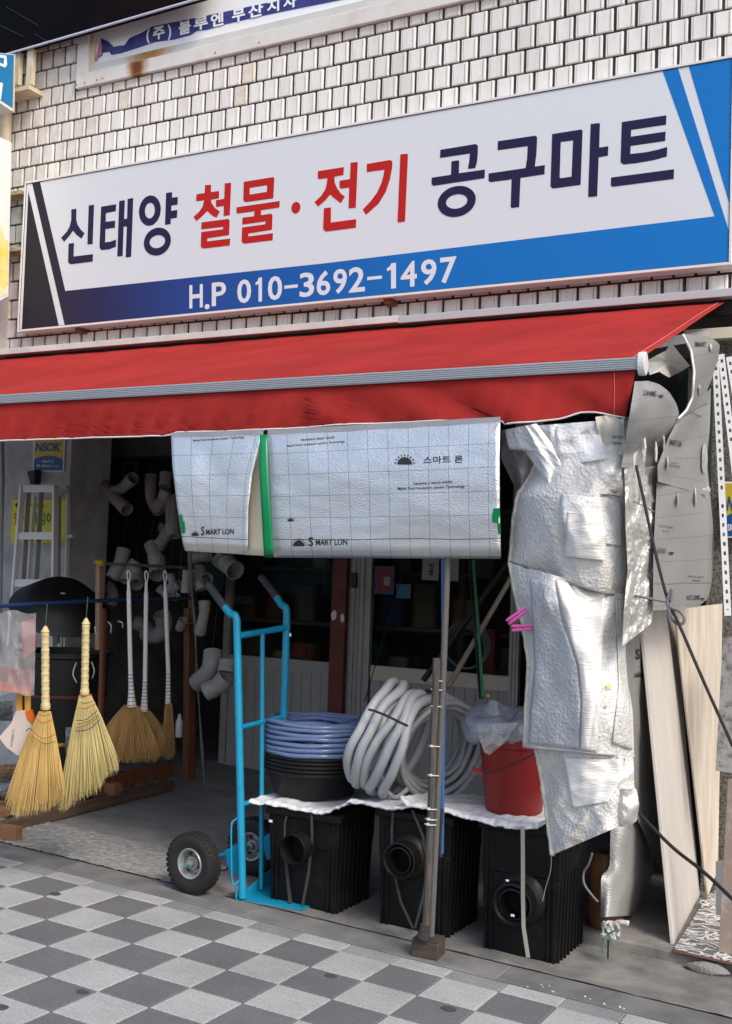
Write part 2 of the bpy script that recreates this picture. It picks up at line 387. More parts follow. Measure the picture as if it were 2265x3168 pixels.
for a, b in (((Xs0 + .0125, ZS0 + .0135), (Xs1 - .0125, ZS0 + .0165)), ((Xs0 + .0125, ZS1 - .0165), (Xs1 - .0125, ZS1 - .0135)), ((Xs0 + .0125, ZS0 + .0167), (Xs0 + .0150, ZS1 - .0167)), ((Xs1 - .0150, ZS0 + .0167), (Xs1 - .0125, ZS1 - .0167))):
    el.span((a[0], YS - .0042, a[1]), (b[0], YS - .0008, b[1]))
el.build('gasket', P('gasket_dark', (.05, .05, .055), .6), sign)
MB().span((Xs0 + .55, 1.9, ZS0 - .035), (Xs0 + .6, 2.0, ZS0 - .001)).build('bracket', P('rusty_steel', (.12, .05, .03), .8, col2=(.22, .10, .05), scale=20), sign)
MB().span((.86, 1.9, ZS0 - .035), (.92, 2.0, ZS0 - .001)).build('bracket', MATS['rusty_steel'], sign)
def band_mat():
    m = P('sign_print_band', (.02, .08, .4), .5, spec=.2); t = m.node_tree; N = t.nodes; L = t.links
    tc = N.new('ShaderNodeTexCoord'); sx = N.new('ShaderNodeSeparateXYZ'); mr = N.new('ShaderNodeMapRange'); cr = N.new('ShaderNodeValToRGB')
    L.new(tc.outputs['Object'], sx.inputs[0]); L.new(sx.outputs[0], mr.inputs[0]); L.new(mr.outputs[0], cr.inputs[0]); L.new(cr.outputs[0], N['Principled BSDF'].inputs['Base Color'])
    mr.inputs[1].default_value = Xs0 - (Xs0 + Xs1) / 2; mr.inputs[2].default_value = Xs1 - (Xs0 + Xs1) / 2
    e = cr.color_ramp.elements; e[0].position = 0; e[0].color = (.020, .018, .026, 1); e[1].position = 1; e[1].color = (.010, .175, .53, 1)
    for p, c in ((.06, (.024, .020, .038)), (.16, (.026, .024, .085)), (.30, (.022, .055, .24)), (.45, (.014, .10, .37)), (.65, (.010, .15, .48))):
        q = e.new(p); q.color = (*c, 1)
    return m
M_band = band_mat()
def clampS(p): return V((min(max(p.x, Xs0 + .0125), Xs1 - .0125), p.y, min(max(p.z, ZS0 + .0135), ZS1 - .0135)))
def sign_poly(name, pts, mat, dep, **k):
    mb = MB(); mb.prism([clampS(p) for p in WL(pts, YS - dep)], (0, dep - .0004, 0)); return mb.build(name, mat, sign, **k)
sign_poly('colour_band', [(88, 592), (67, 1030), (182, 1014)], M_band, .0012)
sign_poly('colour_band', [(100, 552), (124, 550), (202, 900), (1000, 815), (2211, 669), (2050, 200), (2098, 190), (2280, 716), (2280, 824), (200, 1018)], M_band, .0012)
sign_poly('colour_band', [(2131, 180), (2290, 150), (2290, 632)], M_band, .0012)
def letters(ox, oy, sc, groups, mat):
    for polys in groups:
        mb = MB()
        for n, pl in enumerate(polys):
            dep = .0016 + .0003 * n
            if pl and pl[0] == 'o':                         # ring: centre, outer radii, inner radii
                _, cx, cy, rx, ry, ix, iy = pl; A = []; B = []
                for k in range(40):
                    a = 2 * math.pi * k / 40; c, s_ = math.cos(a), math.sin(a)
                    A.append(W(ox + sc * (cx + rx * c), oy + sc * (cy - ry * s_ - .13 * rx * c), YS - dep))
                    B.append(W(ox + sc * (cx + ix * c), oy + sc * (cy - iy * s_ - .13 * ix * c), YS - dep))
                if ix: mb.add(A + B, [(k, (k + 1) % 40, 40 + (k + 1) % 40, 40 + k) for k in range(40)])
                else: mb.add(A, [tuple(range(40))])
            elif pl and pl[0] == 'f':                       # frame: outer polygon and hole with the same number of corners
                A = WL([(ox + sc * x, oy + sc * y) for x, y in pl[1]], YS - dep); B = WL([(ox + sc * x, oy + sc * y) for x, y in pl[2]], YS - dep); q = len(A)
                mb.add(A + B, [(k, (k + 1) % q, q + (k + 1) % q, q + k) for k in range(q)])
            else:
                mb.prism(WL([(ox + sc * x, oy + sc * y) for x, y in pl], YS - dep), (0, dep - .0006, 0))
        mb.build('letter', mat, sign)
letters(170, 560, .2463, [
 [[(205,357),(265,348),(270,352),(268,490),(285,550),(320,605),(372,657),(333,722),(270,675),(226,622),(185,685),(115,765),(78,712),(150,635),(185,570),(205,490)],
  [(425,305),(485,297),(491,303),(472,792),(412,797),(408,790)],
  [(172,787),(238,777),(233,948),(478,918),(473,1010),(200,1045),(172,1030),(165,1000)]],
 [[(580,322),(768,292),(765,377),(640,402),(637,512),(757,497),(753,585),(635,603),(630,770),(700,760),(768,735),(764,825),(690,855),(590,868),(565,850),(560,820)],
  [(808,250),(872,240),(877,247),(868,478),(907,472),(914,225),(978,213),(983,220),(957,950),(893,958),(889,950),(905,570),(862,572),(850,940),(788,948),(783,940)]],
 [['o',1193,371,137,190,62,98],
  [(1397,150),(1465,138),(1472,150),(1470,210),(1543,200),(1540,293),(1462,308),(1460,375),(1537,362),(1533,460),(1455,472),(1453,540),(1383,548)],
  ['o',1287,760,170,174,97,82]]], M_navy)
letters(570, 520, .2463, [
 [[(262,215),(330,208),(338,215),(335,300),(438,287),(436,378),(335,397),(345,440),(385,500),(448,545),(405,622),(345,590),(288,538),(230,600),(155,665),(117,612),(190,545),(235,475),(250,403),(160,417),(150,405),(155,328),(258,312)],
  [(510,192),(582,183),(588,190),(573,590),(495,600),(498,473),(408,488),(398,478),(400,402),(503,385)],
  [(218,682),(550,637),(570,655),(563,838),(290,880),(287,920),(576,885),(572,970),(240,1008),(212,990),(208,965),(215,802),(487,768),(490,735),(215,768)]],
 [['f',[(748,172),(1120,112),(1132,130),(1120,378),(770,428),(742,405)],[(825,247),(1038,213),(1042,216),(1038,298),(830,332),(822,326)]],
  [(657,492),(1200,412),(1195,493),(965,527),(963,590),(1090,572),(1108,590),(1103,772),(805,820),(803,858),(1115,817),(1110,905),(750,948),(722,925),(722,905),(728,745),(1020,705),(1022,668),(730,708),(732,622),(878,605),(882,540),(668,570),(657,560)]],
 [['o',1403,497,57,73,0,0]]], M_red)
letters(950, 440, .2463, [
 [[(137,362),(463,312),(458,410),(345,432),(345,500),(375,570),(420,640),(475,683),(425,765),(345,705),(290,655),(235,725),(140,808),(95,752),(180,670),(230,590),(250,510),(255,450),(150,463),(135,450)],
  [(548,258),(630,247),(637,255),(612,822),(530,828),(522,820),(530,568),(425,580),(408,568),(412,482),(540,462)],
  [(213,830),(300,818),(298,1008),(618,965),(612,1072),(240,1120),(208,1098),(203,1070)]],
 [[(752,272),(1045,222),(1072,240),(1068,330),(1040,470),(990,620),(900,770),(742,910),(700,845),(800,740),(880,630),(935,510),(965,400),(972,343),(750,375)],
  [(1173,153),(1258,143),(1268,152),(1230,995),(1148,1005),(1137,995)]]], M_red)
letters(1300, 400, .2586, [
 [[(242,245),(665,175),(690,195),(690,280),(680,390),(660,463),(580,472),(573,460),(588,380),(595,288),(238,342)],
  [(375,383),(455,370),(467,378),(463,525),(775,480),(770,583),(160,675),(138,655),(138,578),(370,543)],
  ['o',438,862,228,184,128,86]],
 [[(930,142),(1380,75),(1400,95),(1392,280),(1372,445),(1492,428),(1487,537),(1200,580),(1185,930),(1095,940),(1083,925),(1095,598),(840,632),(818,615),(820,528),(1262,463),(1280,350),(1288,200),(927,250)]]], M_navy)
letters(1680, 320, .2648, [
 [['f',[(108,357),(450,303),(463,325),(440,950),(115,994),(88,965)],[(208,450),(348,430),(352,434),(335,855),(203,873),(195,862)]],
  [(558,240),(655,227),(665,240),(657,515),(763,500),(760,608),(650,628),(633,1083),(540,1093),(528,1080)]],
 [[(922,217),(1442,138),(1437,247),(1030,308),(1027,388),(1433,328),(1428,437),(1025,495),(1020,590),(1200,570),(1340,540),(1452,507),(1448,618),(1300,660),(1100,695),(945,712),(908,690),(907,660)],
  [(797,865),(1530,768),(1527,880),(815,972),(793,955)]]], M_navy)
M_pw = P('sign_print_white', (.68, .71, .75), .4)
def ph(x): return 333 - .0985 * (x - 65), 203 - .1095 * (x - 68)
for ch, a, b in (('H',65,140),('.',150,178),('P',190,270),('0',332,410),('1',435,470),('0',503,583),('-',595,670),('3',680,762),('6',775,852),('9',868,945),('2',955,1045),('-',1058,1140),('1',1168,1218),('4',1245,1335),('9',1358,1445),('7',1465,1557)):
    ba, ta = ph(a); bb, tb = ph(b)
    if ch == '-': m1 = (ba + ta) / 2; m2 = (bb + tb) / 2; ba, ta, bb, tb = m1 + 10, m1 - 8, m2 + 10, m2 - 8
    if ch == '.': ta, tb = ba - 16, bb - 16; ba += 14; bb += 14
    q = [W(550 + .5542 * x, 770 + .5542 * y, YS - .0018) for x, y in ((a, ba), (b, bb), (b, tb), (a, ta))]
    mb = MB(); fq = quadfn(*q)
    if ch == '1': mb.prism([fq(u, v) for u, v in ((0, .70), (0, .82), (.30, .87), (.50, 1), (1, 1), (1, 0), (.46, 0), (.46, .74))], (0, .0012, 0))
    else: put_text(mb, ch, fq, off=.020 if ch not in '-.' else 0)
    mb.build('letter', M_pw, sign)
# ================================================================== UPPER WINDOW
M_frame = P('window_frame_cream', (.72, .70, .665), .5, col2=(.60, .55, .46), scale=5, lo=.5, hi=.85, bump=.1, bscale=30)
M_sill = P('window_sill_grey', (.56, .56, .53), .5, col2=(.64, .63, .59), scale=4)
M_rust = P('rust_stain', (.20, .06, .012), .9, col2=(.42, .20, .06), scale=9, lo=.3, hi=.7)
M_ban = P('banner_blue', (.022, .026, .17), .4, col2=(.05, .055, .24), scale=7, bump=.5, bscale=14, spec=.6)
M_banw = P('banner_white', (.84, .85, .87), .5)
win = thing('upper_window', (.2, 1.97, win_z0), 'wide cream-framed upper window with a torn blue banner behind it, above the shop sign', 'window')
Yf = 1.955
WT = 6.35
M_rframe = P('window_frame_rusted', (.70, .68, .645), .5, col2=(.58, .53, .45), scale=5, lo=.5, hi=.85)
MB().span((win_x0, Yf, win_z0), (3.2, 2.02, win_z0 + .105)).build('bottom_frame', M_rframe, win, bevel=.003)
wx1 = W(268, 215, Yf).x
MB().span((win_x0, Yf + .0005, win_z0 + .1052), (wx1, 2.02, WT)).build('side_frame', M_frame, win, bevel=.003)
MB().span((wx1, Yf + .02, win_z0 + .1052), (wx1 + .045, 2.02, WT)).build('side_frame', P('window_frame_yellowed', (.62, .55, .40), .5), win, bevel=.002)
MB().span((wx1 + .0455, Yf + .025, win_z0 + .1054), (3.2, 2.02, win_z0 + .175)).build('sill', M_sill, win, bevel=.003)
MB().span((wx1 + .0458, 1.9965, win_z0 + .1755), (3.2, 1.9995, WT)).build('backing_sheet', M_banw, win)
# rust streak on the bottom frame under the window
rx = W(425, 190, Yf).x
def rust(m, cx, cz, sx, sz, col, colc):
    t = m.node_tree; N = t.nodes; L = t.links; b = N['Principled BSDF']; src = b.inputs['Base Color'].links[0].from_socket
    tc = N.new('ShaderNodeTexCoord'); mp = N.new('ShaderNodeMapping'); mp.vector_type = 'TEXTURE'; mp.inputs['Location'].default_value = (cx, 0, cz); mp.inputs['Scale'].default_value = (sx, 50, sz); L.new(tc.outputs['Object'], mp.inputs[0])
    ns = N.new('ShaderNodeTexNoise'); ns.inputs['Scale'].default_value = 14; L.new(tc.outputs['Object'], ns.inputs['Vector'])
    ln = N.new('ShaderNodeVectorMath'); ln.operation = 'LENGTH'; L.new(mp.outputs[0], ln.inputs[0])
    ad = N.new('ShaderNodeMath'); ad.operation = 'MULTIPLY_ADD'; L.new(ns.outputs[0], ad.inputs[0]); ad.inputs[1].default_value = .5; L.new(ln.outputs[1], ad.inputs[2])
    cr = N.new('ShaderNodeValToRGB'); L.new(ad.outputs[0], cr.inputs[0]); e = cr.color_ramp.elements; e[0].position = .45; e[0].color = (*colc, 1); e[1].position = .95; e[1].color = (*col, 1)
    mr = N.new('ShaderNodeMapRange'); L.new(ad.outputs[0], mr.inputs[0]); mr.inputs[1].default_value = .75; mr.inputs[2].default_value = 1.35; mr.inputs[3].default_value = 1; mr.inputs[4].default_value = 0
    x = N.new('ShaderNodeMix'); x.data_type = 'RGBA'; L.new(mr.outputs[0], x.inputs[0]); L.new(src, x.inputs[6]); L.new(cr.outputs[0], x.inputs[7]); L.new(x.outputs[2], b.inputs['Base Color'])
rust(M_rframe, rx - .2, .062, .11, .13, (.36, .17, .04), (.14, .035, .008)); rust(M_sill, rx + .09 - .2, .15, .24, .07, (.44, .30, .13), (.36, .17, .05))
YB = 1.9935
ban = [(296,185),(315,172),(312,118),(335,128),(352,145),(365,142),(385,140),(400,118),(440,100),(470,82),(620,52),(800,14),(930,-14),(1150,-64),(1150,-20),(960,18),(860,38),(760,60),(700,74),(640,92),(610,95),(590,108),(540,122),(480,130),(420,150),(372,165),(345,170),(338,160),(318,163)]
mb = MB(); mb.prism(WL(ban, YB), (0, .002, 0)); mb.build('banner', M_ban, win)
mb = MB(); mb.prism(WL([(313,118),(316,150),(300,190),(293,186),(306,140)], YB - .004), (0, .002, 0)); mb.build('banner', P('banner_pink_edge', (.55, .18, .28), .5), win)
def blet(ch, x0, y0, x1, y1, sl=-.24):
    h = (y1 - y0); q = [W(x, y, YB - .003) for x, y in ((x0, y1 + sl * 0), (x1, y1 + sl * (x1 - x0)), (x1, y0 + sl * (x1 - x0)), (x0, y0))]
    m_ = MB(); put_text(m_, ch, quadfn(*q), off=.03); m_.build('letter', M_banw, win)
for ch, x0, y0, x1, y1 in (('(',453,92,464,136),('주',473,86,510,126),(')',518,76,530,128),('블',553,68,590,110),('루',600,56,643,97),('엔',652,44,692,86),('부',718,26,758,72),('산',768,16,814,58),('지',826,2,864,42),('사',876,-10,918,30)): blet(ch, x0, y0, x1, y1)
for bx in (237, 262, 300, 318, 411, 667, 803):
    p = W(bx, PJ(V((W(bx, 200, Yf).x, Yf, win_z0 + .03)))[1], Yf); MB().lathe([(0, -.004), (.006, -.004), (.006, .001)], p, (0, 1, 0), 8).build('screw', M_rust, win)
# ================================================================== LEFT SIGNS, BRACKETS, DARK FASCIA
M_cream = P('bracket_cream', (.56, .47, .31), .5, col2=(.66, .60, .46), scale=8)
M_bsign = P('blue_sign_face', (.012, .18, .40), .4)
M_ysign = P('light_box_face', (.78, .77, .72), .4)
XB = -2.42
bs = thing('blue_sign', WX(30, 330, XB), 'blue projecting sign with white outlined lettering at the upper left edge', 'sign')
def xq(pts, X): return [WX(x, y, X) for x, y in pts]
mb = MB(); q = xq([(-160, 215), (-160, 150), (45, 168), (42, 346)], XB); mb.prism(q, (-.16, 0, 0)); mb.build('sign_box', M_alu, bs)
mb = MB(); q = xq([(-160, 200), (-160, 152), (44, 170), (41, 335)], XB + .004); mb.prism(q, (-.003, 0, 0)); mb.build('face_panel', M_bsign, bs)
mb = MB(); q = [WX(x, y, XB + .007) for x, y in ((44, 168), (48, 168), (45, 348), (40, 345))]; mb.prism(q, (-.02, 0, 0)); mb.build('edge_trim', M_cream, bs)
for pl in ([(-14,168),(20,172),(22,200),(16,209),(-14,196),(-14,188),(12,199),(14,180),(-14,176)], [(-14,252),(9,257),(8,268),(3,308),(-14,311),(-14,303),(-2,302),(1,264),(-14,260)]):
    mb = MB(); mb.prism(xq(pl, XB + .0062), (-.002, 0, 0)); mb.build('letter', M_banw, bs)
for x0, x1 in ((53, 68), (97, 108)):
    mb = MB(); p0 = W(x0, 150, 1.9); p1 = W(x1, 266, 1.9); mb.span((p0.x, 1.86, p1.z), (p1.x, 1.90, p0.z + .3)); mb.build('bracket', M_cream, bs)
p0 = W(50, 246, 1.9); p1 = W(110, 272, 1.9); MB().span((p0.x - .1, 1.83, p1.z - .035), (p1.x, 1.985, p1.z - .001)).build('bracket', M_cream, bs)
XL = -2.40
ls = thing('light_box_sign', WX(10, 900, XL), 'white light-box sign with a yellow splash cut by the left edge', 'sign')
mb = MB(); mb.prism(xq([(-150, 1010), (-150, 350), (36, 442), (26, 916)], XL), (-.14, 0, 0)); mb.build('sign_box', M_alu, ls)
mb = MB(); mb.prism(xq([(-150, 985), (-150, 355), (34, 446), (24, 908)], XL + .004), (-.003, 0, 0)); mb.build('face_panel', M_ysign, ls)
mb = MB(); mb.prism(xq([(-150, 700), (-20, 690), (6, 700), (14, 740), (26, 745), (25, 880), (16, 890), (10, 908), (-150, 900)], XL + .0062), (-.002, 0, 0)); mb.build('yellow_splash', P('print_yellow', (.74, .60, .09), .45, col2=(.78, .74, .45), scale=5), ls)
for y in (602, 775):
    p = W(40, y, 1.9); MB().span((p.x - .2, 1.88, p.z - .012), (p.x + .11, 1.98, p.z + .016)).build('bracket', P('bracket_cream_rusty', (.50, .40, .25), .6, col2=(.25, .12, .05), scale=12, lo=.55, hi=.7), ls)
p = W(21, 395, 1.95); q = W(4, 1090, 1.95)
tag(MB().tube([(p.x, 1.93, 6.3), (p.x, 1.93, p.z - .2)], .055, 14).build('downpipe', M_cream, smooth=60), 'cream downpipe between the blue sign and the light box', 'pipe')
tag(MB().span((-3.2, 1.97, 3.1), (q.x + .02, 2.02, 4.0)).build('corner_post', P('post_cream', (.56, .53, .46), .55, col2=(.46, .42, .34), scale=6)), 'pale corner board at the left end of the brick wall', 'post')
tag(MB().span((-6.5, 2.03, -.3), (-2.68, 2.4, 6.6)).build('neighbour_wall', P('neighbour_wall_paint', (.10, .10, .10), .8)), 'dark neighbouring wall beyond the left end of the bricks', 'wall')
# dark glazed fascia at the top left
fa, fb = W(-260, 249, 1.84), W(640, -12, 1.84)
fas = thing('glass_fascia', (fa + fb) / 2, 'dark tinted glass fascia with a thin pale lower edge across the top left corner', 'fascia')
M_dk = P('tinted_glass_dark', (.003, .003, .0035), .5, col2=(.012, .004, .004), scale=1.6, spec=.06, lo=.45, hi=.7)
mb = MB(); h = V((0, .0, 1.15)); mb.prism([fa, fb, fb + h, fa + h], (0, .05, 0)); mb.build('dark_pane', M_dk, fas)
MB().beam(fa + V((0, -.004, -.004)), fb + V((0, -.004, -.004)), .018, .010).build('edge_trim', P('trim_pale_blue', (.55, .60, .75), .4), fas)
for a, b in (((18, 20), (118, 78)), ((108, 104), (160, 138)), ((0, 78), (72, 112))):
    MB().beam(W(*a, 1.837), W(*b, 1.837), .003, .005).build('reflection_streak', P('reflection_grey', (.025, .025, .025), .5), fas)  # thin grey streaks paint reflections onto the dark pane
# ================================================================== AWNING
M_red_c = P('awning_cloth', (.36, .032, .027), .85, col2=(.31, .025, .022), scale=2.2, stain=.18, sscale=1.3, sst=(1, 1, .6), bump=.12, bscale=500, spec=.08)
M_bar = P('awning_bar_alu', (.42, .44, .47), .38, metal=.35)
M_rail = P('rail_grey', (.46, .47, .48), .45)
M_hemw = P('hem_white', (.68, .66, .65), .7)
XR = 2.985
aw = thing('awning', (.5, 1.0, 2.5), 'red fabric awning with grey front bar and a drooping red valance over the shop front', 'awning')
xm = W(1240, 1012, 1.93).x
MB().span((-3.2, 1.885, 3.212), (xm - .002, 1.994, 3.258)).build('rail', P('rail_white', (.66, .65, .61), .5, col2=(.55, .53, .48), scale=5), aw, bevel=.004, label='white painted left length of the rail')
MB().span((xm, 1.885, 3.205), (3.3, 1.994, 3.252)).build('rail', M_rail, aw, bevel=.004, label='grey right length of the rail')
MB().span((-3.2, 1.95, 3.12), (3.3, 1.993, 3.20)).build('gap_strip', P('gap_shade_black', (.01, .01, .01), .7), aw)  # black strip put in for the shade of the gap under the rail
def clo(u, v):
    x = -3.2 + (XR + 3.2) * u; y = 1.93 - 1.755 * v; z = 3.185 - .635 * v - .012 * math.sin(math.pi * v) * (1 - u ** 8) + .006 * nz(x * 1.6, v * 2.2) * math.sin(math.pi * min(1, v + .08)) + (.008 * nz(x * 5, 3) if v < .02 else 0)
    return (x, y, z)
MB().grid(clo, 120, 24).build('canopy_cloth', M_red_c, aw, smooth=180, solid=.002)
MB().tube([V(clo(1, v / 12)) + V((-.035, 0, .004)) for v in range(13)], .0012, 5).build('seam', P('seam_thread', (.62, .25, .25), .8), aw)
bz0 = 2.497; bz1 = 2.548
bb = MB().span((-3.2, .150, bz0), (XR - .012, .195, bz1))
for k in range(5): bb.span((-3.2, .1462, bz0 + .006 + .0092 * k), (XR - .012, .1497, bz0 + .0105 + .0092 * k))
bb.build('front_bar', M_bar, aw, bevel=.001)
mb = MB(); mb.prism([V((XR - .011, .172 + .034 * math.cos(a) * 1.0, bz0 + .026 + .050 * math.sin(a))) for a in [2 * math.pi * k / 20 for k in range(20)]], (.032, 0, 0)); mb.build('end_cap', P('end_cap_white', (.62, .63, .62), .4), aw, bevel=.004)
VB = [(-420, 1393), (0, 1364), (300, 1354), (525, 1348), (540, 1338), (820, 1330), (1110, 1312), (1480, 1299), (1545, 1297), (1560, 1312), (1660, 1306), (1740, 1296), (1800, 1274), (1850, 1276), (1895, 1286), (1936, 1294)]
vb = resample(VB, 200)
def val(u, v):
    q = vb[int(round(u * 200))]; x0 = -3.1 + (XR - .02 + 3.1) * u
    bot = W(q.x, q.y, .15); top = V((x0, .168, bz0 + .002)); t = v
    p = top.lerp(bot, t); xx = p.x
    s = 1 if xx > -.2 else .3
    f = s * (.022 * nz(xx * 4.2 + t * .7 * (1 if xx < 1.4 else -1.6), 7) + .014 * nz(xx * 10 + t * .9, 3) + .005 * nz(xx * 24 + t, 5)) * (t ** .7) * 1.25
    return V((xx, p.y + f - .004 * t, p.z))
VAL = MB().grid(val, 200, 22).build('valance', M_red_c, aw, smooth=180, solid=.0015)
MB().tube([V(val(u / 100, 1)) for u in range(101)], .0045, 6).build('hem', M_hemw, aw, smooth=180)
MB().tube([V(val(.985, v / 8)) + V((0, -.004, 0)) for v in range(9)], .001, 5).build('seam', MATS['seam_thread'], aw)
for x, L in ((-2.0, 1), (2.9, 1)):
    MB().beam((x, 1.9, 3.0), (x - .45, 1.0, 2.74), .03, .05).build('folding_arm', M_bar, aw); MB().beam((x - .45, 1.0, 2.735), (x, .2, 2.50), .03, .05).build('folding_arm', M_bar, aw)
# ================================================================== FOIL INSULATION SHEETS
def foil_mat(name, base=(.70, .72, .74), metal=.55, rough=.40, lines=True, bump=1.4, bscale=55, stretch=(1, 1, 2.2), dark=None):
    m = P(name, base, rough, metal=metal, bump=bump, bscale=bscale, bstretch=stretch)
    if not lines: return m
    t = m.node_tree; N = t.nodes; L = t.links; uv = N.new('ShaderNodeUVMap'); sp = N.new('ShaderNodeSeparateXYZ'); L.new(uv.outputs[0], sp.inputs[0])
    ns = N.new('ShaderNodeTexNoise'); ns.inputs['Scale'].default_value = 3.0; L.new(uv.outputs[0], ns.inputs['Vector'])
    def line(o, per, w):
        a = N.new('ShaderNodeMath'); a.operation = 'MULTIPLY_ADD'; L.new(ns.outputs[0], a.inputs[0]); a.inputs[1].default_value = .012; L.new(o, a.inputs[2])
        d = N.new('ShaderNodeMath'); d.operation = 'PINGPONG'; L.new(a.outputs[0], d.inputs[0]); d.inputs[1].default_value = per / 2
        c = N.new('ShaderNodeMath'); c.operation = 'LESS_THAN'; L.new(d.outputs[0], c.inputs[0]); c.inputs[1].default_value = w; return c.outputs[0]
    a = line(sp.outputs[0], .102, .0009); b = line(sp.outputs[1], .104, .0008); c = line(sp.outputs[1], .52, .0019)
    m1 = N.new('ShaderNodeMath'); m1.operation = 'MAXIMUM'; L.new(a, m1.inputs[0]); L.new(b, m1.inputs[1])
    m2 = N.new('ShaderNodeMath'); m2.operation = 'MAXIMUM'; L.new(m1.outputs[0], m2.inputs[0]); L.new(c, m2.inputs[1])
    x = N.new('ShaderNodeMix'); x.data_type = 'RGBA'; x.inputs[6].default_value = (*base, 1); x.inputs[7].default_value = (.09, .09, .10, 1); L.new(m2.outputs[0], x.inputs[0])
    b_ = N['Principled BSDF']; L.new(x.outputs[2], b_.inputs['Base Color'])
    s = N.new('ShaderNodeMath'); s.operation = 'MULTIPLY_ADD'; L.new(m2.outputs[0], s.inputs[0]); s.inputs[1].default_value = -metal; s.inputs[2].default_value = metal; L.new(s.outputs[0], b_.inputs['Metallic'])
    return m
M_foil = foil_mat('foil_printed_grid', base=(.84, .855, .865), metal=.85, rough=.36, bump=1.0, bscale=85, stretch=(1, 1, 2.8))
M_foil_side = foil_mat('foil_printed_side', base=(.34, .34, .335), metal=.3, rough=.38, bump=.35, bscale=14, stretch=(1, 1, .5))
M_crk = foil_mat('foil_crinkled', base=(.74, .72, .67), metal=.6, rough=.28, lines=False, bump=2.2, bscale=95, stretch=(1.5, 1.5, .3))
M_ink = P('ink_black', (.02, .02, .022), .6)
M_gtape = P('green_tape', (.0, .20, .065), .35)
M_greyhem = P('grey_tape', (.30, .31, .34), .6, bump=.3, bscale=60)
M_creamfoam = P('foam_cream', (.62, .58, .47), .7)
class PxSheet:                      # a hanging sheet given by its left and right edges; depth(u,v) is its distance plane
    def __init__(s, left, right, depth, nv=30, plane='Y', wm=None):
        s.n = nv; s.l = resample(left, nv); s.r = resample(right, nv); s.d = depth; s.pl = plane
    def px(s, u, v):
        k = v * s.n; i = min(s.n - 1, int(k)); t = k - i; a = s.l[i].lerp(s.l[i + 1], t); b = s.r[i].lerp(s.r[i + 1], t); return a.lerp(b, u)
    def at(s, x, y, d): return W(x, y, d) if s.pl == 'Y' else WX(x, y, d)
    def p(s, u, v, off=0.): q = s.px(u, v); return s.at(q.x, q.y, s.d(u, v) + (-off if s.pl == 'Y' else off))
    def uv(s, x, y):
        u, v = .5, .5
        for _ in range(12):
            q = s.px(u, v); e = 1e-3; a = (s.px(min(1, u + e), v) - q) / e; b = (s.px(u, min(1, v + e) if v < 1 - e else v) - q) / e
            if b.length < 1e-6: b = (q - s.px(u, v - e)) / e
            dt = a.x * b.y - a.y * b.x
            if abs(dt) < 1e-6: break
            dx, dy = x - q.x, y - q.y; u = min(.999, max(0, u + (dx * b.y - dy * b.x) / dt)); v = min(.999, max(0, v + (a.x * dy - a.y * dx) / dt))
        return u, v
    def on(s, x, y, off=.004): u, v = s.uv(x, y); return s.at(x, y, s.d(u, v) + (-off if s.pl == 'Y' else off))
    def mesh(s, nu, nvv, off=0.):
        wm = (s.p(1, .5) - s.p(0, .5)).length; hm = (s.p(.5, 1) - s.p(.5, 0)).length
        return MB().grid(lambda u, v: s.p(u, v, off), nu, nvv, uvf=lambda u, v: (u * wm, v * hm))
    def poly(s, pts, off=.005): 
        mb = MB(); mb.add([s.on(x, y, off) for x, y in pts], [tuple(range(len(pts)))]); return mb
    def text(s, mb, st, x0, y0, x1, y1, sl=0, off=.004, o=0.0, flip=False):
        def fn(u, v):
            if flip: u, v = 1 - u, 1 - v
            return s.on(x0 + (x1 - x0) * u, y1 + (y0 - y1) * v + sl * (x1 - x0) * u, off)
        return put_text(mb, st, fn, off=o)
    def sun(s, mb, cx, cy, r, off=.004, up=1):
        A = [(cx + r * math.cos(a), cy - up * r * math.sin(a)) for a in [math.pi * k / 12 for k in range(13)]]
        mb.add([s.on(x, y, off) for x, y in A], [tuple(range(13))])
        for k in range(9):
            a = math.pi * (k + .5) / 9; c, sn = math.cos(a), -up * math.sin(a); w = .07 * r
            pts = [(cx + c * r * 1.12 - sn * w, cy + sn * r * 1.12 + c * w), (cx + c * r * 1.12 + sn * w, cy + sn * r * 1.12 - c * w), (cx + c * r * 1.4 + sn * w, cy + sn * r * 1.4 - c * w), (cx + c * r * 1.4 - sn * w, cy + sn * r * 1.4 + c * w)]
            mb.add([s.on(x, y, off) for x, y in pts], [(0, 1, 2, 3)])
def PT(sh, par, s, *a, **k):
    mb = MB()
    if s == 'sun': sh.sun(mb, *a, **k)
    else: sh.text(mb, s, *a, **k)
    return mb.build('sun_emblem' if s == 'sun' else 'print', M_ink, par)
# large sheet
big = PxSheet([(828, 1342), (838, 1500), (846, 1700), (850, 1724)], [(1548, 1302), (1545, 1420), (1546, 1560), (1549, 1700), (1550, 1728)],
              lambda u, v: .128 - .060 * math.sin(math.pi * v ** .8) * (.7 + .3 * u) + .012 * nz(u * 3, v * 4, 2) + .004 * nz(u * 9, v * 14, 5) + (.05 * max(0, v - .93) / .07))
g = thing('insulation_sheet', W(1190, 1725, .14), 'large silver insulation sheet hanging from the middle of the red valance', 'insulation sheet', 'silver insulation sheets hung across the shop front')
big.mesh(50, 40).build('foil', M_foil, g, smooth=180, solid=.004)
PT(big, g, 'sun', 1252, 1437, 23); PT(big, g, '스마트 론', 1310, 1412, 1432, 1435, -.03, o=.012)
PT(big, g, 'become a warm world', 1280, 1492, 1397, 1500, -.05, o=.01); PT(big, g, 'Multi-Tech Insulation system Technology', 1231, 1508, 1438, 1519, -.04, o=.01)
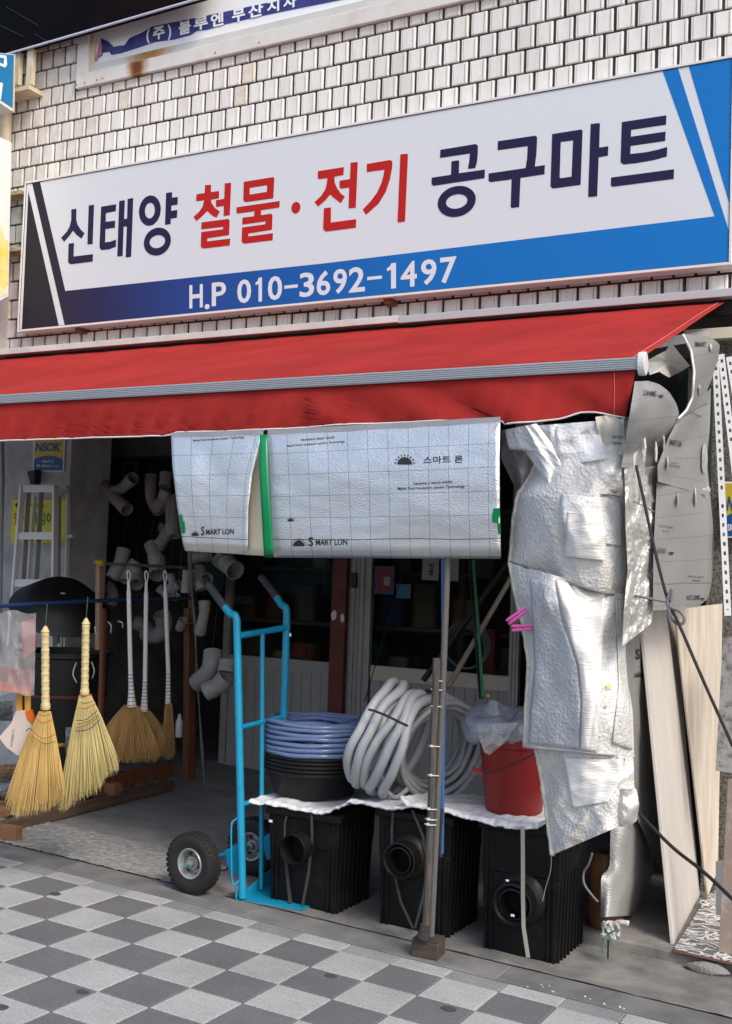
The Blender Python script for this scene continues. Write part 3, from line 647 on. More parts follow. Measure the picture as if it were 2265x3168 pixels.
PT(big, g, 'become a warm world', 932, 1356, 1034, 1364, -.08, o=.01); PT(big, g, 'Multi-Tech Insulation system Technology', 888, 1376, 1066, 1384, -.08, o=.01)
PT(big, g, 'sun', 924, 1690, 18); PT(big, g, 'S', 954, 1662, 969, 1690, 0, o=.02); PT(big, g, 'MART LON', 977, 1669, 1074, 1688, -.02, o=.015); PT(big, g, 'sun', 899, 1613, 9)
big.poly([(1527, 1573), (1547, 1571), (1550, 1652), (1542, 1653), (1537, 1618), (1523, 1616), (1522, 1598)]).build('green_tape', M_gtape, g)
mb = MB().grid(lambda u, v: big.p(u, 0, .006) + V((0, 0, .018 - .026 * v)), 40, 1); mb.build('top_hem', M_greyhem, g, smooth=180)
sm = PxSheet([(530, 1350), (534, 1440), (548, 1560), (566, 1680), (574, 1704)], [(815, 1340), (800, 1390), (780, 1470), (768, 1580), (766, 1700), (768, 1716)],
             lambda u, v: .125 - .055 * math.sin(math.pi * v ** .8) * (1 - .4 * u) + .009 * nz(u * 3 + 5, v * 4, 2) + .003 * nz(u * 6, v * 12, 5) + .05 * (v > .97) )
g2 = thing('insulation_sheet', W(670, 1712, .14), 'small silver insulation sheet at the left end beside the green tape', 'insulation sheet', 'silver insulation sheets hung across the shop front')
sm.mesh(30, 34).build('foil', M_foil, g2, smooth=180, solid=.004)
PT(sm, g2, 'Multi-Tech Insulation system Technology', 598, 1359, 755, 1368, -.07, o=.01); PT(sm, g2, 'sun', 603, 1658, 11); PT(sm, g2, 'S', 622, 1629, 632, 1657, -.02, o=.02); PT(sm, g2, 'MART LON', 637, 1638, 723, 1655, -.03, o=.015)
sm.poly([(553, 1592), (562, 1592), (566, 1614), (571, 1614), (572, 1650), (562, 1650)]).build('green_tape', M_gtape, g2)
mb = MB().grid(lambda u, v: sm.p(u, 0, .006) + V((0, 0, .018 - .026 * v)), 20, 1); mb.build('top_hem', M_greyhem, g2, smooth=180)
bk = PxSheet([(765, 1345), (757, 1500), (755, 1716)], [(850, 1345), (852, 1500), (856, 1722)], lambda u, v: .160 + .004 * nz(u * 2, v * 3))
o = bk.mesh(4, 12).build('backing_flap', M_creamfoam, smooth=180, solid=.004); tag(o, 'cream backing strip showing in the gap between the two silver sheets', 'flap')
tp = PxSheet([(804, 1346), (802, 1440), (808, 1560), (817, 1724)], [(827, 1344), (830, 1440), (836, 1560), (848, 1726)], lambda u, v: .088 + .012 * u - .048 * math.sin(math.pi * v ** .8) + (.03 if v > .97 else 0))
o = tp.mesh(3, 24).build('green_tape', M_gtape, smooth=180, solid=.0012); tag(o, 'long bright green tape strip hanging down over the joint of the silver sheets', 'tape')
o = MB().tube(smooth_path(WL([(1548, 1305), (1530, 1320), (1520, 1355), (1518, 1378), (1526, 1345), (1540, 1312)], .105), 6), .0035, 6).build('string', P('string_white', (.62, .60, .56), .9)); tag(o, 'loose white string at the upper right corner of the large silver sheet', 'string')
# ================================================================== BUBBLE-WRAP CURTAIN (bundled at the right)
def wrap_mat(name, base, bs, rough=.36, metal=.0, bump=.95, kind='voronoi', st=(1, 1, 1)):
    m = P(name, base, rough, metal=metal, bump=bump, bscale=bs, bkind=kind, bstretch=st, col2=tuple(c * .84 for c in base), scale=7, detail=8, lo=.42, hi=.6, coat=.0, spec=.45); m.node_tree.nodes['Principled BSDF'].inputs['Subsurface Weight'].default_value = .45; m.node_tree.nodes['Principled BSDF'].inputs['Subsurface Radius'].default_value = (.03, .03, .03); return m
M_wr1 = wrap_mat('bubble_wrap_silver', (.70, .69, .665), 72)
M_wr2 = wrap_mat('bubble_wrap_clear', (.76, .755, .74), 72, rough=.36, metal=.0, bump=.75)
M_wr3 = wrap_mat('bubble_wrap_crinkled', (.68, .66, .615), 78, metal=.10, bump=.9)
cur = thing('insulation_curtain', W(1790, 2600, .2), 'bunched silver bubble-wrap insulation curtain tied up at the right of the shop front', 'curtain')
def fold(u, v, a, ph):
    r = 1 - abs(nz(u * 2.6 + v * 1.7 + ph, v * 1.3 - u, ph)) * 2.2; q = 1 - abs(nz(u * 5 - v * 2.4 + ph, v * 3.2 + u, ph + 4)) * 2.2
    w = max(0, nz(u * 2.5 + ph, v * 2.5, 8 + ph)) * nz(u * 3, v * 34 + 2 * nz(u * 4, v * 5), ph) + max(0, nz(u * 2 - ph, v * 2, 3)) * nz(u * 30 + v * 8, v * 3, ph)
    return a * (1.7 * nz(u * 2.0 + ph, v * 1.2, ph) - .9 * r - .22 * q + .20 * w)
c2 = PxSheet([(1668, 1405), (1640, 1470), (1600, 1530), (1586, 1600), (1580, 1680), (1574, 1745)], [(1930, 1440), (1932, 1540), (1938, 1640), (1940, 1760), (1932, 1850)], lambda u, v: .265 - .25 * math.sin(math.pi * u) ** .55 * (.75 + .25 * math.sin(math.pi * v)) + fold(u, v, .030, 1))
c2.mesh(70, 80).build('sheet', M_wr1, cur, smooth=180)
c3 = PxSheet([(1574, 1740), (1590, 1830), (1622, 1960), (1634, 2060), (1626, 2180), (1620, 2310)], [(1934, 1840), (1934, 1960), (1938, 2080), (1958, 2200), (1962, 2340)], lambda u, v: .245 - .22 * math.sin(math.pi * u) ** .6 * (1 - .25 * v) * (.7 + .3 * min(1, v * 6)) + fold(u, v, .034, 5))
c3.mesh(70, 110).build('sheet', M_wr1, cur, smooth=180)
hb = MB().tube([c3.p(u / 30, 1, .004) for u in range(31)], .006, 6); hb.build('hem', P('hem_grey', (.42, .42, .42), .5), cur, smooth=180)
c4 = PxSheet([(1655, 2316), (1672, 2400), (1690, 2520), (1706, 2646)], [(1960, 2330), (1962, 2420), (1966, 2480), (1972, 2532)], lambda u, v: .225 - .11 * math.sin(math.pi * u) ** .8 + fold(u, v, .034, 9))
c4.mesh(60, 60).build('sheet', M_wr3, cur, smooth=180)
c4b = PxSheet([(1885, 2440), (1888, 2500), (1900, 2540), (1912, 2556)], [(1968, 2440), (1978, 2490), (1970, 2540), (1944, 2560)], lambda u, v: .17 - .05 * math.sin(math.pi * u) + fold(u, v, .02, 12))
c4b.mesh(16, 16).build('sheet', M_crk, cur, smooth=180)
c1 = PxSheet([(1640, 1318), (1638, 1380), (1655, 1440), (1680, 1490), (1694, 1512)], [(1930, 1296), (1930, 1380), (1924, 1460), (1916, 1520), (1884, 1538)], lambda u, v: .165 - .12 * math.sin(math.pi * u) ** .8 * (.4 + .6 * v) + fold(u, v, .03, 15))
c1.mesh(60, 50).build('sheet', M_wr2, cur, smooth=180)
cf = PxSheet([(1562, 1330), (1575, 1390), (1622, 1395), (1650, 1432), (1690, 1500)], [(1660, 1310), (1730, 1400), (1760, 1440), (1782, 1462), (1722, 1520)], lambda u, v: .10 - .05 * math.sin(math.pi * u) + .10 * (1 - u) * (1 - v) + fold(u, v, .02, 21))
cf.mesh(40, 40).build('sheet', M_wr2, cur, smooth=180)
def overlay(sh, left, right, mat, nu=16, nv=40, off=.010):
    l, r = resample(left, nv), resample(right, nv); mb = MB()
    def fn(u, v): q = l[int(round(v * nv))].lerp(r[int(round(v * nv))], u); return sh.on(q.x, q.y, off + .004 * nz(u * 4, v * 6))
    mb.grid(fn, nu, nv).build('sheet', mat, cur, smooth=180, solid=.003)
M_rib = P('bubble_wrap_ribbed', (.84, .82, .785), .32, metal=.08, bump=1.2, bkind='noise', bscale=30, bstretch=(.6, .6, 9), col2=(.72, .70, .66), scale=6, detail=6, coat=.2)
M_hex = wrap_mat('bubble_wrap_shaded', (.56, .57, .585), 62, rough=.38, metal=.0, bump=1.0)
overlay(c2, [(1735, 1528), (1738, 1600), (1752, 1665)], [(1922, 1548), (1930, 1610), (1928, 1690)], M_wr2)
overlay(c2, [(1756, 1582), (1752, 1660), (1745, 1720)], [(1868, 1590), (1876, 1660), (1874, 1735)], M_rib, off=.016)
overlay(c3, [(1720, 1792), (1742, 1900), (1790, 2050), (1802, 2150), (1798, 2320)], [(1872, 1832), (1866, 2000), (1858, 2160), (1846, 2328)], M_rib)
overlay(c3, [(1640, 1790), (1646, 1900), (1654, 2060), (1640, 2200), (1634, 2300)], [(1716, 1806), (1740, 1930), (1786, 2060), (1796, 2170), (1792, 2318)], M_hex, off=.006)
overlay(c3, [(1905, 1850), (1910, 1980), (1915, 2120), (1895, 2300)], [(1928, 1858), (1930, 1980), (1946, 2150), (1956, 2320)], M_wr3, off=.007)
overlay(c1, [(1720, 1318), (1725, 1390), (1738, 1440)], [(1850, 1302), (1862, 1360), (1880, 1420)], M_wr2, off=.012)
overlay(c4, [(1740, 2345), (1755, 2420), (1770, 2500)], [(1930, 2350), (1935, 2400), (1880, 2480)], M_rib, off=.007)
cg = PxSheet([(1552, 1330), (1550, 1420), (1590, 1500), (1618, 1530)], [(1680, 1300), (1690, 1400), (1670, 1470), (1640, 1520)], lambda u, v: .34 - .06 * math.sin(math.pi * u) + fold(u, v, .03, 41))
cg.mesh(30, 30).build('sheet', P('plastic_film_grey', (.30, .30, .31), .3, bump=.8, bscale=60), cur, smooth=180)  # grey plastic film hung behind the bundle
ch = PxSheet([(1920, 1290), (1926, 1380), (1922, 1450), (1930, 1560)], [(1990, 1290), (2000, 1380), (1996, 1460), (1980, 1560)], lambda u, v: .24 + fold(u, v, .02, 47))
ch.mesh(24, 30).build('sheet', M_wr2, cur, smooth=180)
cs = PxSheet([(1842, 1290), (1850, 1340), (1868, 1400), (1880, 1400)], [(1890, 1283), (1925, 1300), (1935, 1380), (1928, 1410)], lambda u, v: .085 + .02 * u + fold(u, v, .01, 30))
cs.mesh(10, 10).build('sheet', P('paper_aged', (.60, .56, .46), .7, col2=(.48, .45, .37), scale=9), cur, smooth=180)
PT(cs, cur, 'WARM WORLD', 1893, 1346, 1930, 1356, .08); PT(cs, cur, 'insulation', 1896, 1364, 1926, 1373, .08)
# side hems of torn plastic
for sh, a in ((c2, 0), (c3, 0), (c4, 0)):
    MB().tube([sh.p(0.01 + .01 * nz(k * .9, a), k / 24, .006) + V((.006 * nz(k * 1.7), 0, 0)) for k in range(25)], [.010 + .005 * nz(k * 1.3) for k in range(25)], 6).build('torn_edge', P('torn_edge', (.66, .62, .52), .5, col2=(.45, .44, .42), scale=30), cur, smooth=180)
# printed stars and moons
def star(sh, cx, cy, r, mat, nm='star_print', moon=False):
    pts = []
    if moon:
        pts = [(cx + r * math.cos(a), cy + r * math.sin(a)) for a in [math.radians(60 + 240 * k / 10) for k in range(11)]] + [(cx + r * .45 + .8 * r * math.cos(a), cy + .8 * r * math.sin(a)) for a in [math.radians(285 - 210 * k / 10) for k in range(11)]]
    else:
        for k in range(10): a = math.pi * k / 5 - math.pi / 2; q = r if k % 2 == 0 else r * .45; pts.append((cx + q * math.cos(a), cy + q * math.sin(a)))
    sh.poly(pts, .005).build(nm, mat, cur)
M_sy, M_sb, M_sp = P('print_pale_yellow', (.55, .50, .22), .4), P('print_pale_blue', (.20, .38, .50), .4), P('print_pale_pink', (.62, .47, .47), .4)
for a in ((c1, 1754, 1379, 10, M_sb), (c1, 1772, 1385, 13, M_sy, 'moon_print', True), (c1, 1729, 1371, 13, P('print_grey', (.5, .5, .52), .4)), (c2, 1779, 1685, 16, M_sy), (c2, 1840, 1680, 10, M_sb), (c2, 1745, 1672, 18, M_sp), (c2, 1903, 1815, 12, M_sy), (c3, 1815, 2020, 17, M_sy), (c3, 1884, 2125, 14, M_sy), (c3, 1874, 2186, 6, M_sb), (c3, 1828, 2172, 12, M_sp), (c3, 1906, 1900, 12, M_sy), (c4, 1820, 2410, 13, M_sp), (c4, 1872, 2358, 11, M_sy, 'moon_print', True)): star(*a)
c4.poly([(1912, 2385), (1922, 2355), (1934, 2345), (1928, 2385), (1918, 2395)]).build('dark_patch', P('patch_dark', (.05, .05, .05), .6), cur)
def rope(name, pts, r, mat, label, cat, seg=7, sub=8):
    o = MB().tube(smooth_path(pts, sub), r, seg).build(name, mat, smooth=180); tag(o, label, cat); return o
M_strap = P('strap_grey', (.17, .17, .175), .8, bump=.4, bscale=300)
M_rope = P('rope_black', (.012, .012, .013), .6, bump=1, bscale=220)
pts = [c2.on(x, y, .012) for x, y in ((1578, 1738), (1640, 1760), (1720, 1790), (1800, 1815), (1870, 1835), (1925, 1842))]
rope('tie_cord', pts + [W(1970, 1844, .18), W(2062, 1862, .2)], .0055, M_strap, 'grey cord tied round the waist of the silver curtain and pulled to the right', 'cord')
rope('tie_cord', [c2.on(1860, 1530, .012), c2.on(1895, 1532, .012), W(1940, 1545, .15), W(1985, 1562, .16), W(2024, 1583, .2)], .003, M_strap, 'thin cord across the upper part of the silver curtain', 'cord')
rope('rope', [W(1968, 1440, .14), W(1990, 1540, .12), W(2030, 1720, .10), W(2068, 1862, .08), W(2100, 1930, .05), W(2180, 2115, -.05), W(2268, 2310, -.1)], .0065, M_rope, 'black braided rope slanting down to the right past the planks', 'rope')
rope('rope', [W(1962, 2500, .20), W(2000, 2540, .18), W(2085, 2625, .1), W(2180, 2700, .0), W(2275, 2790, -.1)], .0072, M_rope, 'black braided rope running from the foot of the silver curtain to the lower right', 'rope')
lp = [W(x, y, .07) for x, y in ((2064, 1862), (2078, 1880), (2102, 1890), (2117, 1912), (2112, 1928), (2092, 1928), (2076, 1912), (2070, 1885), (2064, 1862), (2070, 1840), (2080, 1822), (2076, 1862))]
rope('strap_loop', lp, .0065, M_strap, 'grey strap knotted into a loop round the upper black rope', 'strap')
# pink clothes pegs
M_pink = P('peg_pink', (.62, .11, .36), .35)
for i, (a, b, lab) in enumerate((((1570, 1926), (1628, 1884), 'upper pink clothes peg, tilted, on the left edge of the silver curtain'), ((1583, 1944), (1650, 1940), 'lower pink clothes peg, level, on the left edge of the silver curtain'))):
    A, B = W(*a, .10), W(*b, .10); d = (B - A); n = d.normalized().cross(V((0, 1, 0))).normalized()
    t = thing('clothes_peg', A, lab, 'clothes peg', 'pink clothes pegs')
    for sgn, sp in ((1, .010), (-1, .010)):
        MB().tube([A + n * .0085 * sgn, A.lerp(B, .1) + n * .0085 * sgn, A.lerp(B, .55) + n * .0072 * sgn, B.lerp(A, .08) + n * .0066 * sgn, B + n * .006 * sgn], [.004, .0075, .0072, .0066, .003], 10).build('jaw', M_pink, t, smooth=60)
    MB().tube([A.lerp(B, .55) + n * .012, A.lerp(B, .55) - n * .012], .005, 8).build('spring', P('peg_spring', (.03, .03, .03), .4, metal=.8), t, smooth=60)
# ================================================================== SIDE WALL OF FOIL (right)
XS = 2.985
side = thing('side_insulation', (XS, .8, .9), 'grey foil insulation sheets covering the right side under the awning, with a curled torn top', 'insulation sheet')
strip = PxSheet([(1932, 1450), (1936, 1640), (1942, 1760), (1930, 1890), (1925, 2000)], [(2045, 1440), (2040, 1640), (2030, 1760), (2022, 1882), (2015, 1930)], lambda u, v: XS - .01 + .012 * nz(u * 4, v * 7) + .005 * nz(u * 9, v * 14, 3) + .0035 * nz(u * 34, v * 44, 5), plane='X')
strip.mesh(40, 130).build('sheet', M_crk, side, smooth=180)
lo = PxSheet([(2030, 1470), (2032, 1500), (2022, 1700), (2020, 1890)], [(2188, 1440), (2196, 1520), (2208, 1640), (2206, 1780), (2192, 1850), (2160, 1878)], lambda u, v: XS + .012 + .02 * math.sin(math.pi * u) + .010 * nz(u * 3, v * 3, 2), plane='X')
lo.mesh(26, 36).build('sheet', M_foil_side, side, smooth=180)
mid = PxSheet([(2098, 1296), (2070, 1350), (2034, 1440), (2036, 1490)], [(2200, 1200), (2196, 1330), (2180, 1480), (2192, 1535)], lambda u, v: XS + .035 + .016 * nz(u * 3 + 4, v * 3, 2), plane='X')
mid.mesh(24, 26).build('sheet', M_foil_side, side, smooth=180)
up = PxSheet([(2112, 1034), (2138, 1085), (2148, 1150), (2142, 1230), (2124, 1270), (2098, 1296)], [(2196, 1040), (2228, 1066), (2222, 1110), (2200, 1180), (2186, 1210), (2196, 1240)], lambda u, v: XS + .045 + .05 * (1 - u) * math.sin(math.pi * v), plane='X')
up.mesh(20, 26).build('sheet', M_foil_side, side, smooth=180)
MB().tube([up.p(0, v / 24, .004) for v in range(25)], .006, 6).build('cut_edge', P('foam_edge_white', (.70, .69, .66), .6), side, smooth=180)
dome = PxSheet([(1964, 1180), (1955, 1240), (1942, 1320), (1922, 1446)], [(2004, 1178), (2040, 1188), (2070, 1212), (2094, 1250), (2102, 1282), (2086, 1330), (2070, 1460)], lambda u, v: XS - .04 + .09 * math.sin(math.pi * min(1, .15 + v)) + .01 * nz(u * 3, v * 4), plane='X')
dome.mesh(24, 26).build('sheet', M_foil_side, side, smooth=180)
PT(lo, side, '스마트 론', 2036, 1694, 2062, 1712, .06, o=.012, flip=True); PT(lo, side, 'sun', 2078, 1708, 7, up=-1)
PT(lo, side, 'Multi-Tech Insulation', 2040, 1622, 2084, 1628, .16); PT(lo, side, 'system', 2050, 1640, 2072, 1645, .1)
PT(lo, side, 'Multi-Tech Insulation', 2130, 1780, 2178, 1786, .03); PT(lo, side, 'warm', 2142, 1794, 2168, 1799, .03); PT(lo, side, 'SMART LON', 2126, 1842, 2166, 1858, -.05, o=.012, flip=True); PT(lo, side, 'sun', 2174, 1850, 6, up=-1)
PT(mid, side, 'SMART LON', 2072, 1358, 2110, 1376, .2, o=.012); PT(mid, side, 'Multi-Tech Insulation', 2068, 1436, 2106, 1442, .12); PT(mid, side, 'become a warm', 2074, 1428, 2098, 1433, .12)
PT(mid, side, 'Multi-Tech Insulation', 2128, 1268, 2170, 1274, .4); PT(dome, side, 'SMART', 1990, 1206, 2032, 1222, .1, o=.012, flip=True); PT(dome, side, 'sun', 2046, 1222, 7, up=-1); PT(up, side, 'SMART', 2150, 1056, 2186, 1072, .06, o=.01)

for cx, cy, w, h, a in ((2180, 1420, 20, 90, 5), (2186, 1515, 26, 22, 0), (2098, 1545, 5, 40, 2), (2152, 1540, 6, 60, 3), (2030, 1400, 10, 60, 2), (2054, 1370, 8, 50, 1), (2165, 1205, 8, 34, 8), (2200, 1075, 8, 22, 9), (2066, 1432, 6, 40, 2)):
    s = mid if 1300 < cy < 1490 else lo if cy >= 1490 else up
    pts = [(cx + w * (.5 + .2 * nz(k * 2.1, a)) * math.cos(2 * math.pi * k / 12), cy + h * (.5 + .2 * nz(k * 1.7, a, 4)) * math.sin(2 * math.pi * k / 12)) for k in range(12)]
    mb = MB(); mb.add([s.on(x, y, .008) for x, y in pts] + [s.on(cx, cy, .02)], [(k, (k + 1) % 12, 12) for k in range(12)]); mb.build('crinkle', M_crk, side, smooth=180)
tag(MB().span((2.87, 1.35, 2.0), (2.92, 1.98, 2.72)).build('green_board', P('board_dark_green', (.012, .035, .033), .5)), 'dark green board behind the curled foil under the awning end', 'board')
p = W(2150, 1025, 1.9); tag(MB().span((p.x - .06, 1.90, p.z - .05), (p.x + .6, 1.96, p.z + .012)).build('timber_batten', M_creamfoam, bevel=.003), 'pale batten under the right end of the awning', 'batten')
tr = [(1995, 1120), (2030, 1100), (2060, 1085), (2078, 1060), (2100, 1090), (2135, 1132), (2105, 1150), (2070, 1168), (2040, 1150), (2010, 1160)]
mb = MB(); c = WX(2070, 1120, 2.93); mb.add([WX(x, y, 2.95 + .04 * nz(k * 3.1)) for k, (x, y) in enumerate(tr)] + [c], [(k, (k + 1) % 10, 10) for k in range(10)]); tag(mb.build('torn_foil', M_crk), 'crumpled dark foil scrap above the curled sheet by the awning end cap', 'foil scrap')
bt = PxSheet([(1926, 2350), (1890, 2540), (1886, 2690), (1860, 2708), (1858, 2838)], [(1996, 2350), (2016, 2540), (2020, 2700), (1996, 2770), (1958, 2832)], lambda u, v: 2.72 + .06 * math.sin(math.pi * u) + .01 * nz(u * 4, v * 5), plane='X')
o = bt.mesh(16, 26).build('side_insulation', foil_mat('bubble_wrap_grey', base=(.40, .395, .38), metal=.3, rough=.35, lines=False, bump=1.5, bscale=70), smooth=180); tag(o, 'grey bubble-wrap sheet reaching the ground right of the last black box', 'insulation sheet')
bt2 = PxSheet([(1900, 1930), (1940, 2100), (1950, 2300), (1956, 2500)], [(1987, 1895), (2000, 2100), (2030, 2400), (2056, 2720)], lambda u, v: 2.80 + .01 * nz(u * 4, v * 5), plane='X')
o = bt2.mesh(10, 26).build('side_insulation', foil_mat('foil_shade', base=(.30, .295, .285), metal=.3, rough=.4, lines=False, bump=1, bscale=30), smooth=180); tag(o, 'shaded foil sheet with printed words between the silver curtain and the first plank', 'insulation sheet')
PT(bt2, o, 'S', 1968, 2008, 1980, 2040, 0, o=.03); PT(bt2, o, 'sun', 1978, 2095, 12)
# ================================================================== STOREFRONT (glass doors at the back of the entrance)
YD = 3.4
M_sil = P('door_aluminium', (.42, .41, .39), .45, metal=.2, col2=(.32, .31, .30), scale=6)
M_beige = P('door_rail_beige', (.62, .55, .46), .5)
M_slat = P('door_slat', (.36, .345, .325), .55, objvar=.06)
M_brown = P('post_redbrown', (.13, .028, .024), .5, col2=(.18, .05, .04), scale=5)
M_glass = P('door_glass', (.6, .68, .66), .02, trans=1.0, ior=1.12, alpha=.55, spec=.6)
door = thing('shop_door', W(1100, 2400, YD), 'aluminium and glass sliding shop front with slatted lower panels', 'door')
def vcol(xa, xb, ytop, ybot, Y, d, name, mat, dx=0, **k):
    a = W(xa, (ytop + ybot) / 2, Y).x; b = W(xb, (ytop + ybot) / 2, Y).x; z0 = W(xa, ybot, Y).z; z1 = W(xa, ytop, Y).z
    return MB().span((a, Y, z0), (b, Y + d, z1)).build(name, mat, door, bevel=.002, **k)
zf = gz(0, YD)
for i, (a, b, dy) in enumerate(((1070, 1082, .0), (1083, 1096, -.015), (1097, 1110, .0), (1111, 1124, -.015), (1125, 1146, .0))): vcol(a, b, 1340, 2420, YD + dy, .05, 'mullion', M_sil)
for a, b in ((1578, 1588), (1589, 1599), (1600, 1608)): vcol(a, b, 1300, 2500, YD, .05, 'mullion', M_sil)
vcol(1024, 1068, 1340, 2420, YD - .06, .06, 'red_post', M_brown)
vcol(686, 706, 1740, 2400, YD, .05, 'mullion', M_sil)
for xa, xb, yr0, yr1 in ((1146, 1578, 2058, 2102), (708, 1024, 2024, 2060)):
    a, b = W(xa, 2080, YD).x, W(xb, 2080, YD).x; z1 = W(xa, yr0, YD).z; z0 = W(xa, yr1, YD).z
    MB().span((a, YD - .004, z0), (b, YD + .04, z1)).build('rail', M_beige if xa > 1100 else P('door_rail_grey', (.36, .35, .33), .5), door, bevel=.002)
    MB().span((a, YD + .015, z1), (b, YD + .021, 2.95)).build('pane', M_glass, door)
    n = int((b - a) / .088); w = (b - a) / n
    for k in range(n): MB().span((a + w * k + .002, YD + .004, zf - .02), (a + w * (k + 1) - .002, YD + .018, z0 - .001)).build('slat', M_slat, door)
    MB().span((a, YD + .019, zf - .02), (b, YD + .025, z0)).build('slat_backing', P('black_gap', (.01, .01, .01), .8), door)
    MB().span((a, YD - .01, zf - .02), (b, YD + .003, zf + .05)).build('kick_rail', P('door_rail_grey', (.36, .35, .33), .5), door)
for pl in ([(1026,1895),(1036,1886),(1042,1898),(1038,1915),(1028,1920),(1024,1905)], [(1054,1902),(1062,1898),(1066,1915),(1060,1928),(1053,1918)]):
    mb = MB(); mb.prism(WL(pl, YD - .0615), (0, .001, 0)); mb.build('peeled_sticker', M_banw, door)
p = W(1095, 1795, YD - .02); MB().box(p, (.05, .03, .12)).build('lock', P('lock_black', (.02, .02, .02), .4), door, bevel=.006)
# posters and goods seen through the glass
def panel(name, x0, y0, x1, y1, Y, mat, label, cat, d=.01, grp=None):
    a, b = W(x0, y0, Y), W(x1, y1, Y); o = MB().span((min(a.x, b.x), Y, min(a.z, b.z)), (max(a.x, b.x), Y + d, max(a.z, b.z))).build(name, mat, bevel=.001); return tag(o, label, cat, grp)
panel('poster', 1160, 1750, 1218, 1840, YD - .006, P('poster_blue', (.02, .07, .20), .5), 'blue framed red poster on the shop door glass', 'poster', .004)
panel('poster', 1167, 1756, 1212, 1830, YD - .009, P('poster_red', (.20, .02, .03), .5), 'red sheet mounted on the blue poster on the door glass', 'poster', .002)
panel('notice', 1188, 1784, 1206, 1812, YD - .011, P('poster_grey', (.30, .30, .31), .5), 'small grey square notice on the red poster', 'notice', .0015)
panel('sticker', 1226, 1806, 1270, 1852, YD - .006, P('sticker_cyan', (.03, .16, .28), .5), 'square cyan sticker on the door glass right of the red poster', 'sticker', .003)
nt_ = panel('notice', 1308, 1700, 1356, 1796, YD - .006, P('paper_grey', (.33, .34, .33), .7), 'pale paper notice with black handwriting on the door glass', 'notice', .003)
mb = MB(); q = [W(x, y, YD - .009) for x, y in ((1327, 1782), (1342, 1782), (1342, 1742), (1327, 1742))]; put_text(mb, '전', quadfn(q[0].lerp(q[3], .5), q[1].lerp(q[2], .5), q[2], q[3]), off=.03); put_text(mb, '화', quadfn(q[0], q[1], q[1].lerp(q[2], .45), q[0].lerp(q[3], .45)), off=.03); mb.build('print', M_ink, nt_, org=nt_['_o'])
panel('notice', 1392, 1720, 1418, 1798, YD - .006, MATS['paper_grey'], 'narrow pale paper on the door glass right of the blue pipe', 'notice', .003)
panel('poster', 835, 1700, 1022, 1848, 3.9, P('poster_teal', (.015, .07, .12), .5), 'dark teal poster behind the left door glass', 'poster', .01)
panel('red_box', 1495, 1945, 1528, 2075, 3.62, P('box_red', (.22, .012, .014), .5), 'upright red box inside the shop behind the right door glass', 'box', .12)
panel('red_tub', 904, 2002, 944, 2036, 3.7, P('tub_red', (.28, .03, .015), .5), 'small red tub on the shelf behind the left door glass', 'tub', .1)
panel('yellow_tub', 850, 2012, 884, 2036, 3.7, P('tub_yellow', (.30, .24, .03), .5), 'small yellow tub on the shelf behind the left door glass', 'tub', .1)
panel('green_case', 712, 1843, 770, 1870, 3.6, P('case_green', (.10, .16, .14), .5), 'pale green case behind the left door glass', 'case', .1)
a, b = W(708, 2040, 3.55), W(1578, 2040, 3.55); sh = thing('shelf', ((a.x + b.x) / 2, 3.9, zf), 'dark stock shelf standing behind the glass doors', 'shelf')
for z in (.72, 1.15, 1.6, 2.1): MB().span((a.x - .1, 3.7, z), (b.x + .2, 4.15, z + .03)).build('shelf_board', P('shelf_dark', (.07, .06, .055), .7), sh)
for x in (a.x - .1, a.x + .9, b.x - .5, b.x + .2): MB().span((x, 3.72, zf), (x + .04, 4.12, 2.6)).build('upright', MATS['shelf_dark'], sh)
gcol = [('cardboard', (.22, .15, .09)), ('pack_blue', (.03, .07, .20)), ('pack_white', (.36, .36, .35)), ('pack_green', (.03, .13, .07)), ('pack_grey', (.16, .16, .17)), ('pack_orange', (.32, .10, .02))]
k = 0; cnt = {}
for zi, z in enumerate((.75, 1.18, 1.63)):
    x = a.x
    while x < b.x:
        w = R_.uniform(.10, .26); h = R_.uniform(.12, .36); nm, c = gcol[(k * 5 + zi) % 6]
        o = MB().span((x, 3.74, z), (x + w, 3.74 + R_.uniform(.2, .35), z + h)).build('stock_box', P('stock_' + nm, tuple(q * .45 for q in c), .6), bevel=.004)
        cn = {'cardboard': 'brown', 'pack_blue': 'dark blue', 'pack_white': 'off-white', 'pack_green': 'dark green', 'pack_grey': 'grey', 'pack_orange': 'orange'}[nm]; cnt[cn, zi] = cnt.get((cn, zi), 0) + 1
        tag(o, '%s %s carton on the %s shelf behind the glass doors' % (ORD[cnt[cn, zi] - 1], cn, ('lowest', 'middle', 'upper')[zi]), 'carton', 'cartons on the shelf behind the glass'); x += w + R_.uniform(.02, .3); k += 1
a = W(470, 1370, 2.7); b = W(536, 1410, 2.7); c_ = W(330, 1352, 2.7)
tag(MB().span((c_.x, 2.68, b.z), (b.x + 1.6, 2.9, a.z + .25)).build('shutter_box', P('shutter_box', (.13, .12, .11), .5, col2=(.09, .085, .08), scale=7), bevel=.006), 'dull shutter box under the ceiling of the entrance', 'shutter box')
o = panel('poster', 376, 1426, 424, 1474, 2.95, P('poster_amber', (.24, .11, .015), .6), 'dim amber notice with a dark disc inside the entrance', 'notice', .008)
mb = MB(); mb.prism([W(400 + 19 * math.cos(t), 1452 + 17 * math.sin(t), 2.948) for t in [2 * math.pi * q / 18 for q in range(18)]], (0, .0015, 0)); mb.build('disc_print', P('print_maroon', (.05, .012, .01), .6), o, org=o['_o'])
panel('wall_board', 300, 1425, 690, 1830, 3.1, P('wall_board_green', (.012, .026, .022), .55), 'dark green board on which the grey pipe fittings hang', 'board', .02)
